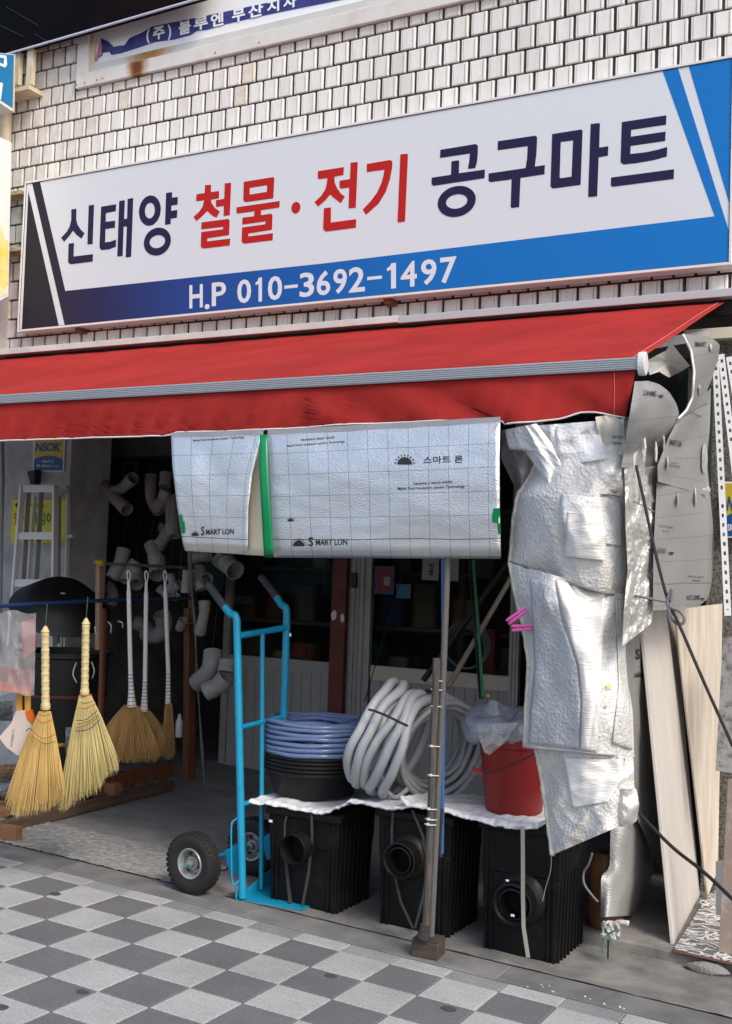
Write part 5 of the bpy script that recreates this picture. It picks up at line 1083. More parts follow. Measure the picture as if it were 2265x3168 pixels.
for k, (x, y, s, lab) in enumerate(((2186, 3012, .075, 'lump of broken concrete stuck to the front of the raised step'),)):
    p = G(x, y); mb = MB()
    for i in range(7):
        for j in range(10):
            a = math.pi * i / 6; b = 2 * math.pi * j / 10; r = s * (1 + .35 * nz(math.cos(b) * math.sin(a) * 2.3, math.sin(b) * math.sin(a) * 2.3, math.cos(a) * 2.3 + 7))
            mb.v.append(p + V((r * 1.25 * math.sin(a) * math.cos(b), r * .45 * math.sin(a) * math.sin(b), .018 + r * .42 * math.cos(a))))
    for i in range(6):
        for j in range(10): mb.f.append((i * 10 + j, i * 10 + (j + 1) % 10, (i + 1) * 10 + (j + 1) % 10, (i + 1) * 10 + j))
    tag(mb.build('rubble', P('rubble_grey', (.22, .21, .20), .95, bump=2, bscale=60), smooth=50), lab, 'rubble')
# perforated angle bars
M_ang = P('angle_white', (.66, .67, .68), .4, metal=.1)
def angle_bar(a, b, w, label, ph):
    a, b = V(a), V(b); d = (b - a); Ln = d.length; d.normalize(); vw = (CAM - a).normalized(); x = d.cross(vw).normalized(); nrm = x.cross(d)
    t = thing('angle_bar', b, label, 'angle bar', 'white perforated angle bars'); mb = MB(); M = Matrix((x, d, nrm)).transposed()
    hs = w * .36; pitch = .050; n = int(Ln / pitch)
    for s in (-1, 1): mb.box(a + d * Ln / 2 + x * s * (w / 2 - (w - hs) / 4), ((w - hs) / 2, Ln, .0025), M)
    for k in range(n + 1):
        l = pitch - .020
        if (k + ph) % 17 == 0: l = pitch
        mb.box(a + d * min(Ln - l / 2, k * pitch + l / 2), (hs, l, .0025), M)
    mb.build('punched_flange', M_ang, t)
    MB().box(a + d * Ln / 2 + x * (w / 2 - .0012) - nrm * .018, (.0024, Ln, .034), M).build('side_flange', M_ang, t)
    return t
angle_bar(W(2214, 1118, 1.72), W(2252, 1905, 1.60), .034, 'left white perforated angle bar, standing nearest the foil sheets', 3)
angle_bar(W(2231, 1096, 1.82), W(2296, 1640, 1.66), .034, 'middle white perforated angle bar, slanting behind the left bar', 7)
angle_bar(W(2256, 1104, 1.88), W(2345, 1640, 1.7), .034, 'right white perforated angle bar cut by the picture edge', 11)
# ================================================================== SECURITY PLATES
M_sy2, M_sbl = P('plate_yellow', (.56, .45, .035), .4), P('plate_blue', (.012, .085, .30), .4)
def plate(Y, tl_, tr_, br, bl_, label, parts):
    q = WL([tl_, tr_, br, bl_], Y); t = thing('wall_plate', q[3], label, 'sign', 'yellow and blue wall plates')
    MB().prism(q, (0, .006, 0)).build('plate_board', M_banw, t)
    f = quadfn(q[3], q[2], q[1], q[0])
    def at(u, v, d): p = f(u, v); p.y -= d; return p
    mb = MB(); mb.prism([at(.035, .03, .0015), at(.965, .03, .0015), at(.965, .97, .0015), at(.035, .97, .0015)], (0, .001, 0)); mb.build('yellow_field', M_sy2, t)
    mb = MB(); pts = [(.035, .03), (.965, .03), (.965, .36)] + [(.965 - .93 * k / 12, .36 + .12 * math.sin(math.pi * k / 12)) for k in range(1, 12)] + [(.035, .36)]
    mb.prism([at(u, v, .003) for u, v in pts], (0, .001, 0)); mb.build('blue_field', M_sbl, t)
    for s, (u0, v0, u1, v1), mt_, off, sh in parts:
        mb = MB(); put_text(mb, s, lambda u, v: at(u0 + (u1 - u0) * u, v0 + (v1 - v0) * v, .0045), off=off, shear=sh); mb.build('print', mt_, t)
plate(1.985, (104, 1356), (201, 1356), (197, 1459), (102, 1458), 'yellow and blue security plate on the grey pillar at the left', [('NSOK', (.06, .60, .90, .87), M_sbl, .03, .25), ('1588-9112', (.30, .26, .68, .34), M_banw, .01, 0), ('SK telecom', (.14, .13, .60, .22), M_banw, .02, 0), ('service', (.64, .14, .86, .19), M_banw, 0, 0)])
plate(1.955, (2239, 1490), (2345, 1490), (2345, 1666), (2239, 1663), 'yellow and blue security plate on the pebble-dash pillar at the right edge', [('NSOK', (.09, .48, .92, .74), M_sbl, .03, .25), ('SK telecom', (.12, .12, .80, .24), M_banw, .02, 0)])
M_yp = P('poster_yellow', (.75, .66, .05), .5)
yq = WL([(38, 1546), (206, 1546), (200, 1682), (33, 1678)], 1.985); yp = thing('yellow_poster', yq[3], 'yellow poster with red and green Korean lettering behind the ladder', 'poster')
MB().prism(yq, (0, .004, 0)).build('sheet', M_yp, yp)
M_pr_, M_pg = P('print_red', (.42, .02, .02), .5), P('print_green', (.03, .22, .06), .5)
for ch, x0, x1, m_ in (('안', 44, 62, M_pr_), ('심', 70, 90, M_pr_), ('지', 96, 113, M_pg), ('킴', 121, 138, M_pg), ('이', 143, 164, M_pg)):
    mb = MB(); q = [W(x, y, 1.981) for x, y in ((x0, 1624), (x1, 1624), (x1, 1584), (x0, 1584))]; put_text(mb, ch, quadfn(*q), off=.02); mb.build('letter', m_, yp)
mb = MB(); q = [W(x, y, 1.981) for x, y in ((84, 1570), (140, 1570), (140, 1556), (84, 1556))]; put_text(mb, '우리집,', quadfn(*q), off=.02); mb.build('print', M_ink, yp)
mb = MB(); mb.prism([W(55 + 8 * math.cos(a), 1563 + 8 * math.sin(a), 1.981) for a in [2 * math.pi * k / 16 for k in range(16)]], (0, .001, 0)); mb.build('disc_print', MATS['print_maroon'], yp)
o = pole('conduit', [W(6, 1330, 1.94), W(9, 1480, 1.93), W(4, 1640, 1.93), W(2, 1800, 1.93), W(-3, 2100, 1.93)], .016, P('conduit_pvc', (.26, .27, .27), .5), 'grey conduit pipe running down the pillar at the left edge', 'pipe', 10)
p = W(118, 1475, 1.97); o = MB().prism([p + V(v) for v in ((-.05, 0, .035), (.035, 0, .05), (.035, 0, -.06), (-.01, 0, -.065))], (0, -.07, 0)).build('floodlight', P('lamp_black', (.008, .008, .008), .5), bevel=.006); tag(o, 'small black wall lamp above the ladder on the grey pillar', 'lamp')
# ================================================================== STEP LADDER
M_lad = P('ladder_alu', (.68, .69, .70), .4)
M_lad2 = P('ladder_alu_dull', (.36, .36, .365), .5, metal=.1)
lad = thing('step_ladder', W(100, 2000, 1.75), 'folded aluminium step ladder standing against the grey pillar', 'ladder')
YL = 1.72
for xa, ya, xb, yb in ((70, 1503, 30, 2000), (172, 1503, 166, 2000)): MB().beam(W(xa, ya, YL), W(xb, yb, YL), .05, .022, up=(1, 0, 0)).build('rail', M_lad, lad, bevel=.002)
for y, xa, xb in ((1512, 74, 172), (1658, 60, 168), (1804, 44, 160)): MB().beam(W(xa, y, YL), W(xb, y - .5, YL), .022, .055).build('step', M_lad, lad, bevel=.003)
for xa, ya, xb, yb in ((108, 1535, 72, 2000), (211, 1535, 203, 2000)): MB().beam(W(xa, ya, YL + .16), W(xb, yb, YL + .16), .035, .016, up=(1, 0, 0)).build('back_rail', M_lad, lad, bevel=.002)
for xa, ya, xb, yb in ((88, 1520, 62, 1990), (128, 1520, 112, 1800), (182, 1520, 178, 1990)): MB().beam(W(xa, ya, YL + .10), W(xb, yb, YL + .10), .045, .01, up=(1, 0, 0)).build('brace_strip', M_lad2, lad)
MB().beam(W(180, 1664, YL + .15), W(226, 1658, YL + .15), .02, .02).build('back_step', M_lad, lad); MB().beam(W(176, 1535, YL + .1), W(212, 1508, YL + .1), .02, .04).build('hinge', M_lad2, lad)
# ================================================================== RACK, BROOMS, TUBS, PALLET (left)
XK = -.82
M_ltw = P('rack_wood_light', (.33, .20, .13), .6, col2=(.26, .15, .09), scale=6, stretch=(6, 6, .5))
M_drw = P('rack_wood_brown', (.16, .055, .022), .6, col2=(.10, .035, .016), scale=6, stretch=(6, 6, .5))
rack = thing('broom_rack', V((XK, 1.8, gz(XK, 1.8))), 'wooden posts with a clear rail from which the long white brooms hang', 'rack')
def stick(a, b, w, name, mat, par, h=None): return MB().beam(a, b, w, h or w, up=(1, 0, 0)).build(name, mat, par, bevel=.003)
stick(WX(307, 1745, XK), WX(305, 2010, XK), .034, 'post', M_ltw, rack); stick(WX(322, 1883, XK + .02), WX(310, 2260, XK + .02), .030, 'post', M_drw, rack)
stick(WX(600, 1752, XK), WX(592, 1915, XK), .040, 'post', M_drw, rack); stick(WX(588, 1880, XK - .02), WX(585, 2412, XK - .02), .085, 'post', M_drw, rack, .05)
stick(WX(290, 1742, XK + .025), WX(604, 1757, XK + .025), .020, 'hanging_rail', P('rail_clear', (.16, .15, .14), .3, alpha=.8), rack)
for x in (360, 410, 457, 507, 560): MB().box(WX(x, 1744 + (x - 290) * .045, XK + .037), (.004, .016, .022)).build('rail_mark', P('mark_amber', (.28, .16, .02), .5), rack)
mb = MB().lathe([(0, -.05), (.014, -.03), (.022, 0), (.020, .03), (0, .045)], WX(308, 1741, XK + .05), (0, 1, -.2), 12); mb.build('yellow_wrap', P('tag_yellow2', (.60, .42, .02), .45), rack, smooth=60)
for y in (1893, 1927): MB().tube([WX(570, y + 2, XK + .03), WX(600, y - 2, XK + .04), WX(618, y - 12, XK + .04)], .004, 6).build('yellow_tie', P('tie_yellow', (.40, .28, .05), .6), rack)
o = pole('blue_rail', [WX(-60, 1878, XK + .03), WX(300, 1858, XK + .03), WX(600, 1850, XK + .03)], .012, P('rail_blue', (.012, .045, .13), .5), 'dark blue horizontal rail in front of the black tubs, from which the straw brooms hang', 'rail')
# straw brooms
M_straw = P('straw_yellow', (.56, .40, .15), .75, col2=(.43, .27, .075), scale=3.5, stretch=(14, 14, .7), islvar=.16)
M_straw2 = P('straw_greenish', (.53, .42, .19), .75, col2=(.42, .36, .14), scale=3.5, stretch=(10, 10, .6), islvar=.16)
M_straw3 = P('straw_brown', (.30, .18, .06), .75, col2=(.20, .11, .035), scale=3.5, stretch=(12, 12, .7), islvar=.2)
M_hs = P('straw_handle', (.60, .50, .28), .7, col2=(.48, .37, .17), scale=12)
def strands(mb, apex_l, apex_r, bot, n, rng, wid, D, thick=.03):
    """many thin straws from a short neck line to an uneven bottom line, given in pixels and placed at depth D"""
    bt = resample(bot, 200)
    for k in range(n):
        u = rng.random(); w_ = rng.gauss(0, 1)
        a = V((apex_l[0] + (apex_r[0] - apex_l[0]) * u, apex_l[1] + (apex_r[1] - apex_l[1]) * u, 0)); b = bt[int(min(1, max(0, u + rng.gauss(0, .012))) * 200)]
        L_ = (.92 + .12 * rng.random()) if rng.random() < .8 else rng.uniform(.80, 1.07); dz = rng.uniform(-1, 1) * thick; e = rng.gauss(0, 2.6) * (3 if rng.random() < .06 else 1); pts = []
        for j in range(4):
            t = j / 3; tt = t * L_; sp = math.sin(u * math.pi) * 0
            x = a.x + (b.x - a.x) * (tt ** .82) + e * t * t; y = a.y + (b.y - a.y) * tt
            pts.append(DD(x, y, D + dz * (.25 + .75 * t) - .02 * math.sin(math.pi * u) * t))
        wv_ = wid * rng.uniform(.7, 1.3); s = V((wv_, wv_ * .4, 0)); o = len(mb.v)
        for j, p in enumerate(pts):
            f = 1 if j < 3 else .25; mb.v += [p - s * f, p + V((wv_ * .3, -wv_ * .8, 0)) * f, p + s * f]
        for j in range(3):
            q = o + 3 * j; mb.f += [(q, q + 1, q + 4, q + 3), (q + 1, q + 2, q + 5, q + 4)]
def broom(label, top, neck, D, bot, nl, nr, mat, rh, stitches, rng, n=900, group='straw hand brooms hung on the blue rail', core=None):
    T, Nk = DD(*top, D), DD(*neck, D); t = thing('straw_broom', DD(neck[0], max(p[1] for p in bot), D), label, 'broom', group)
    pts = [T.lerp(Nk, k / 40) for k in range(41)]; MB().tube(pts, [rh * (1.0 if k % 4 else .86) * (1 + .25 * max(0, k - 34) / 6) for k in range(41)], 10).build('handle', M_hs, t, smooth=60)
    for k in range(2, 40, 4): MB().tube(ring(pts[k], T - Nk, rh * .93, 12), .0022, 4, closed=True).build('binding', P('binding_dark', (.07, .09, .03), .7), t)
    MB().tube([T + V((0, 0, .03)), T], [rh * .3, rh * 1.1], 10).build('handle_tip', M_hs, t)
    mb = MB(); strands(mb, nl, nr, bot, n, rng, .0021, D); mb.build('bristles', mat, t, kind='stuff')
    for pl, c in stitches:
        MB().tube(smooth_path([DD(x, y, D - .052) for x, y in pl], 4), .0022, 5).build('stitching', c, t, smooth=180)
    MB().tube([T + V((0, 0, .02)), T + V((.004, 0, .14))], .002, 5).build('hanging_string', P('string_green', (.05, .10, .05), .8), t)
    return t
rg = random.Random(3)
S_o, S_b, S_g = P('stitch_orange', (.42, .10, .02), .7), P('stitch_navy', (.03, .05, .13), .7), P('stitch_olive', (.12, .14, .04), .7)
Db = 5.62
broom('left straw broom, warm yellow, with a wide ragged fan', (140, 1955), (141, 2195), Db, [(18, 2472), (50, 2520), (100, 2508), (150, 2500), (170, 2484), (200, 2452)], (122, 2200), (156, 2200), M_straw, .0205,
      [([(120, 2208), (136, 2214), (156, 2208)], S_o), ([(112, 2224), (134, 2236), (160, 2226)], S_o), ([(92, 2250), (130, 2284), (172, 2272)], S_o), ([(98, 2276), (136, 2300), (172, 2294)], S_g), ([(80, 2262), (90, 2254), (102, 2262)], S_b)], rg)
broom('right straw broom, paler and greenish, its fan swept to the right', (266, 1930), (262, 2150), Db + .22, [(182, 2500), (205, 2498), (240, 2470), (300, 2445), (325, 2400), (366, 2370)], (246, 2150), (282, 2152), M_straw2, .0205,
      [([(250, 2150), (266, 2152), (284, 2148)], S_o), ([(248, 2172), (264, 2176), (290, 2168)], S_g), ([(244, 2188), (262, 2192), (296, 2178)], S_o), ([(236, 2228), (266, 2226), (302, 2198)], S_b), ([(238, 2240), (272, 2232), (306, 2210)], S_g), ([(236, 2252), (274, 2240), (310, 2214)], S_o), ([(234, 2262), (276, 2256), (312, 2224)], S_b)], rg)
# long brooms with white handles
M_wh = P('handle_white', (.56, .56, .56), .5)
M_wb = P('binding_white', (.58, .57, .55), .6)
def longbroom(label, top, mid, wr, neck, D, bot, nl, nr, n, flare):
    A, B, C_, E_ = DD(*top, D), DD(*mid, D), DD(*wr, D), DD(*neck, D); t = thing('long_broom', DD(neck[0], max(p[1] for p in bot), D), label, 'broom', 'long brooms hanging from the clear rail')
    MB().tube([A, A.lerp(B, .10), A.lerp(B, .12), B], [.009, .0105, .0135, .0135], 10).build('handle', M_wh, t, smooth=60)
    MB().tube(smooth_path([DD(top[0], top[1] + 4, D), DD(top[0] - 5, top[1] - 22, D), DD(top[0] - 1, top[1] - 34, D), DD(top[0] + 5, top[1] - 20, D), DD(top[0] + 2, top[1] + 4, D)], 5), .004, 6).build('hanging_loop', M_wh, t, smooth=180)
    n_ = 18; pts = [B.lerp(E_, k / n_) for k in range(n_ + 1)]
    MB().tube(pts, [(.0145 + (flare - .0145) * (k / n_) ** 2.2) * (1 if k % 2 else .93) for k in range(n_ + 1)], 12).build('binding', M_wb, t, smooth=40)
    for k in range(1, n_, 2): MB().tube(ring(pts[k], E_ - B, (.0145 + (flare - .0145) * (k / n_) ** 2.2) * .97, 14), .0026, 5, closed=True).build('binding_cord', S_b if k < 14 else S_o, t)
    mb = MB(); strands(mb, nl, nr, bot, n, rg, .0024, D, .022); mb.build('bristles', M_straw3, t, kind='stuff'); return t
Dl = 6.65
longbroom('left long broom with white handle and a wide golden-brown fan', (398, 1798), (404, 2080), (406, 2110), (408, 2186), Dl, [(325, 2262), (340, 2328), (372, 2354), (420, 2356), (470, 2346), (498, 2336)], (386, 2180), (428, 2184), 620, .030)
longbroom('middle long broom with white handle, its fan half behind the left one', (453, 1800), (449, 2105), (448, 2130), (446, 2200), Dl + .15, [(430, 2352), (470, 2360), (500, 2335), (512, 2280)], (432, 2192), (466, 2200), 380, .026)
longbroom('right long broom with white handle and a narrow fan', (511, 1800), (521, 2080), (522, 2110), (520, 2176), Dl + .3, [(503, 2338), (518, 2346), (540, 2338)], (512, 2176), (532, 2176), 240, .018)
rope('webbing_strap', [WX(586, 1700, XK + .06), WX(594, 1830, XK + .06), WX(604, 1930, XK + .06), WX(608, 2050, XK + .05), WX(614, 2150, XK + .06), WX(624, 2300, XK + .08), WX(634, 2450, XK + .1), WX(641, 2552, XK + .12)], [.012 + .004 * math.sin(k * .5) - .006 * k / 56 for k in range(57)], M_strap, 'long grey webbing strap hanging from the rack down to the floor', 'strap')
# pallet, timber ends
M_pal = P('pallet_wood', (.115, .075, .052), .85, col2=(.07, .045, .033), scale=5, stretch=(3, .6, 6), bump=.8, bscale=30, bstretch=(4, .6, 6))
M_pal2 = P('timber_orange', (.24, .12, .055), .8, col2=(.16, .08, .04), scale=6, bump=.6, bscale=30)
x0 = -.80
pal = thing('pallet', (x0 - .4, 1.2, gz(x0, 1.2)), 'old wooden pallet carrying the broom display at the left', 'pallet')
def gbeam(xa, ya, xb, yb, z0, z1, w, name, mat, par, bevel=.004):
    return MB().beam(V((xa, ya, gz(xa, ya) + (z0 + z1) / 2)), V((xb, yb, gz(xb, yb) + (z0 + z1) / 2)), w, z1 - z0).build(name, mat, par, bevel=bevel)
gbeam(x0 + .01, .46, x0 - .10, 2.2, .002, .072, .05, 'runner', M_pal, pal); gbeam(x0 - .6, .5, x0 - .66, 2.2, .002, .072, .05, 'runner', M_pal, pal)
gbeam(x0 - .085, .85, x0 - .13, 2.25, .085, .19, .03, 'side_board', M_drw, pal)
for k in range(8): gbeam(x0 - .06, .52 + .22 * k, x0 - 1.2, .52 + .22 * k, .0735, .094, .10, 'deck_board', M_pal, pal)
for k, y in enumerate((1.0, 1.5)): gbeam(x0 + .0, y, x0 - .1, y, .075, .15, .08, 'spacer_block', M_pal2, pal)
p = G(28, 2602); b = MB().beam(V((p.x - .3, p.y - .02, p.z + .042)), V((p.x + .045, p.y + .03, p.z + .042)), .07, .075).build('timber_end', M_pal2, bevel=.004); tag(b, 'sawn timber end lying before the pallet corner', 'timber')
p = G(2, 2575); b = MB().beam(V((p.x - .25, p.y + .02, p.z + .11)), V((p.x + .01, p.y + .02, p.z + .11)), .08, .05).build('timber_end', M_pal2, bevel=.004); tag(b, 'upper sawn timber end at the left edge above the pallet corner', 'timber')
# black tub, black hood
M_tub = P('tub_black', (.006, .006, .0065), .5)
tb = W(300, 2300, 1.35); zt0 = gz(-1.25, 1.35) + .1
tub = thing('black_tub', (-1.22, 1.38, zt0), 'tall black plastic tub with white rope handles behind the straw brooms', 'tub')
MB().lathe([(0, 0), (.24, .0), (.25, .02), (.305, .86), (.325, .87), (.325, .90), (.30, .90), (.24, .04), (0, .03)], (-1.22, 1.38, zt0), UP, 40).build('body', M_tub, tub, smooth=40)
MB().lathe([(.292, .60), (.296, .605), (.296, .62), (.292, .625)], (-1.22, 1.38, zt0), UP, 40).build('red_band', P('band_dark_red', (.06, .008, .008), .6), tub, smooth=60)
M_rh = P('handle_rope_white', (.40, .40, .40), .6)
for a, b, c in (((236, 2050), (226, 2085), (238, 2112)), ((284, 2048), (292, 2075), (286, 2098)), ((294, 1938), (296, 1955), (302, 1970)), ((334, 1924), (344, 1935), (343, 1958)), ((365, 1922), (378, 1926), (380, 1942))):
    MB().tube(smooth_path([W(*a, 1.02), W(*b, 1.0), W(*c, 1.02)], 5), .0045, 6).build('rope_handle', M_rh, tub, smooth=180)
hd = PxSheet([(28, 1862), (60, 1840), (105, 1815), (165, 1793)], [(40, 1880), (120, 1900), (220, 1960), (295, 2000)], lambda u, v: 1.05)
def hood(u, v):
    c = W(150, 1860, 1.25); a = -.15 + 1.3 * u * math.pi
    return None
o = MB().lathe([(.02, .10), (.17, .12), (.24, .06), (.325, -.02), (.335, -.03), (.315, -.02), (.22, .05), (.02, .09)], W(188, 1872, 1.30), (.42, -.30, .85), 40).build('black_basin', M_tub, smooth=60); tag(o, 'big black rubber basin tilted on top of the black tub', 'basin')
# things beside the pallet at the left edge
M_dp = P('dustpan_cream', (.56, .47, .42), .5)
dp_ = thing('dustpan', DD(50, 2320, 5.7), 'cream dustpan with an orange edge hanging beside the left straw broom', 'dustpan')
Dd = 5.72
mb = MB(); mb.prism([DD(x, y, Dd) for x, y in ((48, 2200), (78, 2198), (84, 2225), (96, 2238), (100, 2250), (86, 2312), (80, 2346), (50, 2336), (18, 2312), (-4, 2282), (12, 2262), (34, 2238))], _f * .02); mb.build('pan', M_dp, dp_, bevel=.003)
M_or = P('plastic_orange', (.62, .12, .012), .45)
mb = MB(); mb.prism([DD(x, y, Dd - .003) for x, y in ((78, 2200), (98, 2196), (106, 2222), (100, 2240), (90, 2232), (82, 2220))], _f * .02); mb.build('orange_edge', M_or, dp_)
for x0_, x1_ in ((50, 68), (76, 94)): 
    mb = MB(); mb.prism([DD(x, y, Dd + .002) for x, y in ((x0_, 2145), (x1_, 2145), (x1_, 2202), (x0_ + 1, 2202))], _f * .01); mb.build('handle_strip', P('plastic_amber', (.60, .30, .05), .45), dp_)
mb = MB(); q = [DD(x, y, Dd - .004) for x, y in ((38, 2312), (46, 2258), (40, 2256), (31, 2310))]; put_text(mb, '쓰레받기', quadfn(q[0], q[1], q[2], q[3]), off=.01); mb.build('print', P('print_dark_green', (.05, .16, .09), .5), dp_)
M_cb = P('bag_clear_front', (.46, .46, .46), .12, alpha=.34, bump=2.5, bscale=18, spec=.9, coat=.5)
bg_ = thing('bagged_brush', DD(50, 2140, 5.66), 'clear plastic bag of red and orange brushes hanging at the left edge', 'bag')
bsh = MB().grid(lambda u, v: DD(-40 + 152 * u + (6 - 12 * u) * v, 1893 + 255 * v + 6 * math.sin(u * 9), 5.62 - .03 * math.sin(math.pi * u) + .014 * nz(u * 7, v * 5)), 24, 24); bsh.build('bag', M_cb, bg_, smooth=180)
mb = MB(); mb.prism([DD(x, y, 5.66) for x, y in ((66, 1925), (104, 1915), (110, 2010), (70, 2040))], _f * .02); mb.build('red_card', P('card_red', (.24, .035, .04), .5), bg_)
mb = MB(); rg2 = random.Random(8)
for k in range(160):
    x = rg2.uniform(-30, 100); y = 2060 + .15 * x; mb.beam(DD(x, y, 5.66 + rg2.uniform(-.01, .03)), DD(x - 4 + rg2.uniform(-3, 3), y + 62, 5.66 + rg2.uniform(-.01, .03)), .004, .003)
mb.build('bristles', P('bristle_maroon', (.30, .05, .07), .6), bg_)
mb = MB(); mb.prism([DD(x, y, 5.66) for x, y in ((-40, 2102), (98, 2128), (92, 2148), (-40, 2130))], _f * .03); mb.build('orange_strip', M_or, bg_)
for k, (x, y, w, h, c, lab) in enumerate(((10, 2440, 60, 36, (.20, .22, .25), 'crumpled grey wrapped pack on the pallet at the left edge'), (20, 2385, 66, 40, (.20, .12, .055), 'brown cardboard piece under the cream dustpan'), (238, 2290, 70, 80, (.16, .16, .18), 'crumpled grey plastic pack between the straw brooms'), (10, 2200, 60, 60, (.10, .105, .115), 'dark grey wrapped bundle behind the cream dustpan'))):
    mb = MB().grid(lambda u, v: DD(x - w / 2 + w * u, y - h / 2 + h * v, 5.95 - .06 * math.sin(math.pi * u) * math.sin(math.pi * v) + .03 * nz(u * 5 + k, v * 5)), 14, 14)
    mb.grid(lambda u, v: DD(x - w / 2 + w * u, y - h / 2 + h * v, 6.02 + .02 * nz(u * 5, v * 5)), 14, 14)
    tag(mb.build('wrapped_pack', P('pack_%d' % k, c, .35, bump=2, bscale=25), smooth=180), lab, 'pack')
pole('yellow_stick', [DD(178, 2306, 6.0), DD(230, 2304, 6.1)], .010, P('stick_yellow', (.40, .27, .03), .5), 'short yellow stick between the two straw brooms', 'stick')
o = MB().lathe([(0, 0), (.022, 0), (.024, .02), (.024, .10), (.012, .125), (.010, .15), (0, .152)], DD(553, 2280, 7.4), UP, 14).build('spray_bottle', P('bottle_white', (.34, .35, .36), .4), smooth=50); tag(o, 'small white bottle beside the right long broom', 'bottle')
# ================================================================== GREY PVC FITTINGS
M_pvc = P('pvc_grey', (.33, .315, .315), .42, col2=(.28, .268, .268), scale=5, spec=.4)
def fit(label, branches, Y, hang=True):
    first = branches[0][0][0]; t = thing('pipe_fitting', W(first[0], first[1], Y), label, 'pipe fitting', 'grey pipe fittings hung in the entrance')
    for pts, rpx in branches:
        q = [W(p[0], p[1], Y + (p[2] if len(p) > 2 else 0)) for p in pts]; r = rpx * (W(600, 1700, Y) - CAM).dot(_f) / F_
        sp = smooth_path(q, 7) if len(q) > 2 else [q[0].lerp(q[1], k / 8) for k in range(9)]
        n = len(sp); L_ = [0]
        for a, b in zip(sp, sp[1:]): L_.append(L_[-1] + (b - a).length)
        rs = [r * (1.0 if (l < min(.42 * L_[-1], r * 1.5) or l > L_[-1] - min(.42 * L_[-1], r * 1.5)) else .90) for l in L_]
        MB().tube(sp, rs, 18, inner=.005).build('pipe_branch', M_pvc, t, smooth=50)
    if hang: a = W(first[0], first[1], Y); MB().tube([a + V((0, -.01, .02)), a + V((.02, 0, .35))], .0018, 5).build('hanging_string', P('string_dark_green', (.02, .05, .035), .8), t)
Yp = 2.35
fit('big grey pipe tee with a bent branch, uppermost and leftmost in the entrance', [([(308, 1486, .1), (335, 1520), (393, 1578, -.08)], 22), ([(338, 1528), (378, 1510), (412, 1478, -.06)], 21)], Yp)
fit('grey elbow pipe hanging behind the notice string, left of a matching elbow', [([(468, 1472, .03), (466, 1510), (470, 1548), (492, 1580, -.04)], 20)], Yp + .1)
fit('grey swan-neck bend touching the edge of the small silver sheet', [([(513, 1464, .03), (510, 1506)], 19), ([(513, 1516), (503, 1546), (474, 1580, -.06)], 19)], Yp)
fit('straight grey pipe coupling half behind the small silver sheet', [([(530, 1535, .02), (533, 1600), (537, 1660, -.03)], 24)], Yp + .05)
fit('short grey elbow stub left of the straight coupling', [([(495, 1630, -.04), (512, 1636), (528, 1648, .05)], 15)], Yp + .1)
fit('grey bend below the straight coupling, opening towards the floor', [([(519, 1644, .03), (506, 1668), (488, 1692, -.04)], 20)], Yp)
fit('tall stacked grey couplings behind the clear rail', [([(470, 1682, .02), (480, 1718), (484, 1745)], 25), ([(484, 1722), (488, 1756), (488, 1780, -.04)], 28)], Yp + .05)
fit('grey bend under the left end of the clear rail', [([(384, 1698, .03), (372, 1740), (348, 1788, -.05)], 23)], Yp)
fit('pair of joined grey bends below the clear rail, the right one open to the front', [([(424, 1738, .03), (400, 1768), (388, 1800, -.04)], 22), ([(412, 1752), (424, 1782), (422, 1808, -.07)], 22)], Yp + .05)
fit('dim grey bend near the left post of the rack', [([(330, 1808, .03), (348, 1838), (338, 1872, -.03)], 22)], Yp + .3)
for i, (pts, lab) in enumerate((([(528, 1780, .02), (534, 1806), (520, 1826, -.02)], 'small grey elbow, uppermost of the cluster right of the long brooms'), ([(490, 1818, -.03), (506, 1832), (522, 1846, .02)], 'small grey elbow, leftmost of the cluster right of the long brooms'), ([(556, 1806, -.02), (546, 1818), (532, 1834, .02)], 'small grey elbow, rightmost of the cluster right of the long brooms'), ([(550, 1836, .02), (540, 1848), (528, 1836, -.04)], 'small grey elbow, lowest of the cluster right of the long brooms'))):
    fit(lab, [(pts, 13)], Yp - .1)
fit('upright grey coupling beside the short brown post', [([(580, 1764, .0), (576, 1800), (574, 1834)], 15)], Yp - .2)
fit('grey junction with an open round port facing the street', [([(612, 1760, .03), (620, 1800), (628, 1822)], 25), ([(628, 1805, .05), (640, 1790, -.06)], 19)], Yp - .1)
fit('grey elbow tucked under the small silver sheet', [([(596, 1728, .02), (622, 1722), (650, 1716, .05)], 19)], Yp)
fit('grey ring coupling right of the elbow under the small silver sheet', [([(690, 1728, .02), (672, 1748, -.02)], 25)], Yp - .1)
fit('widest grey coupling, open to the right above the left grip', [([(702, 1742, .03), (728, 1766, -.04)], 29)], Yp - .2)
fit('narrow grey bend hanging beside the brown rack post', [([(632, 1858, .0), (633, 1890), (625, 1930), (618, 1958, .02)], 18)], Yp - .2)
fit('small grey collar hanging left of the brown rack post', [([(566, 1918, -.02), (556, 1944, .02)], 14)], Yp - .2)
fit('grey bend glimpsed behind the lower handles of the long brooms, left', [([(414, 1924, -.05), (440, 1936), (462, 1952, .03)], 24)], Yp + .4)
fit('grey bend glimpsed behind the lower handles of the long brooms, right', [([(500, 1898, -.05), (508, 1936), (486, 1966), (452, 1960, .03)], 27)], Yp + .35)
fit('large grey double bend hanging lowest in the entrance, nearest the brown post', [([(660, 2016, .03), (656, 2052), (640, 2086), (612, 2112, .04)], 30)], Yp - .3)
fit('large grey double bend hanging lowest, touching the blue hand truck', [([(706, 2046, .03), (700, 2082)], 27), ([(702, 2092), (676, 2120), (636, 2140, -.03)], 29)], Yp - .4)
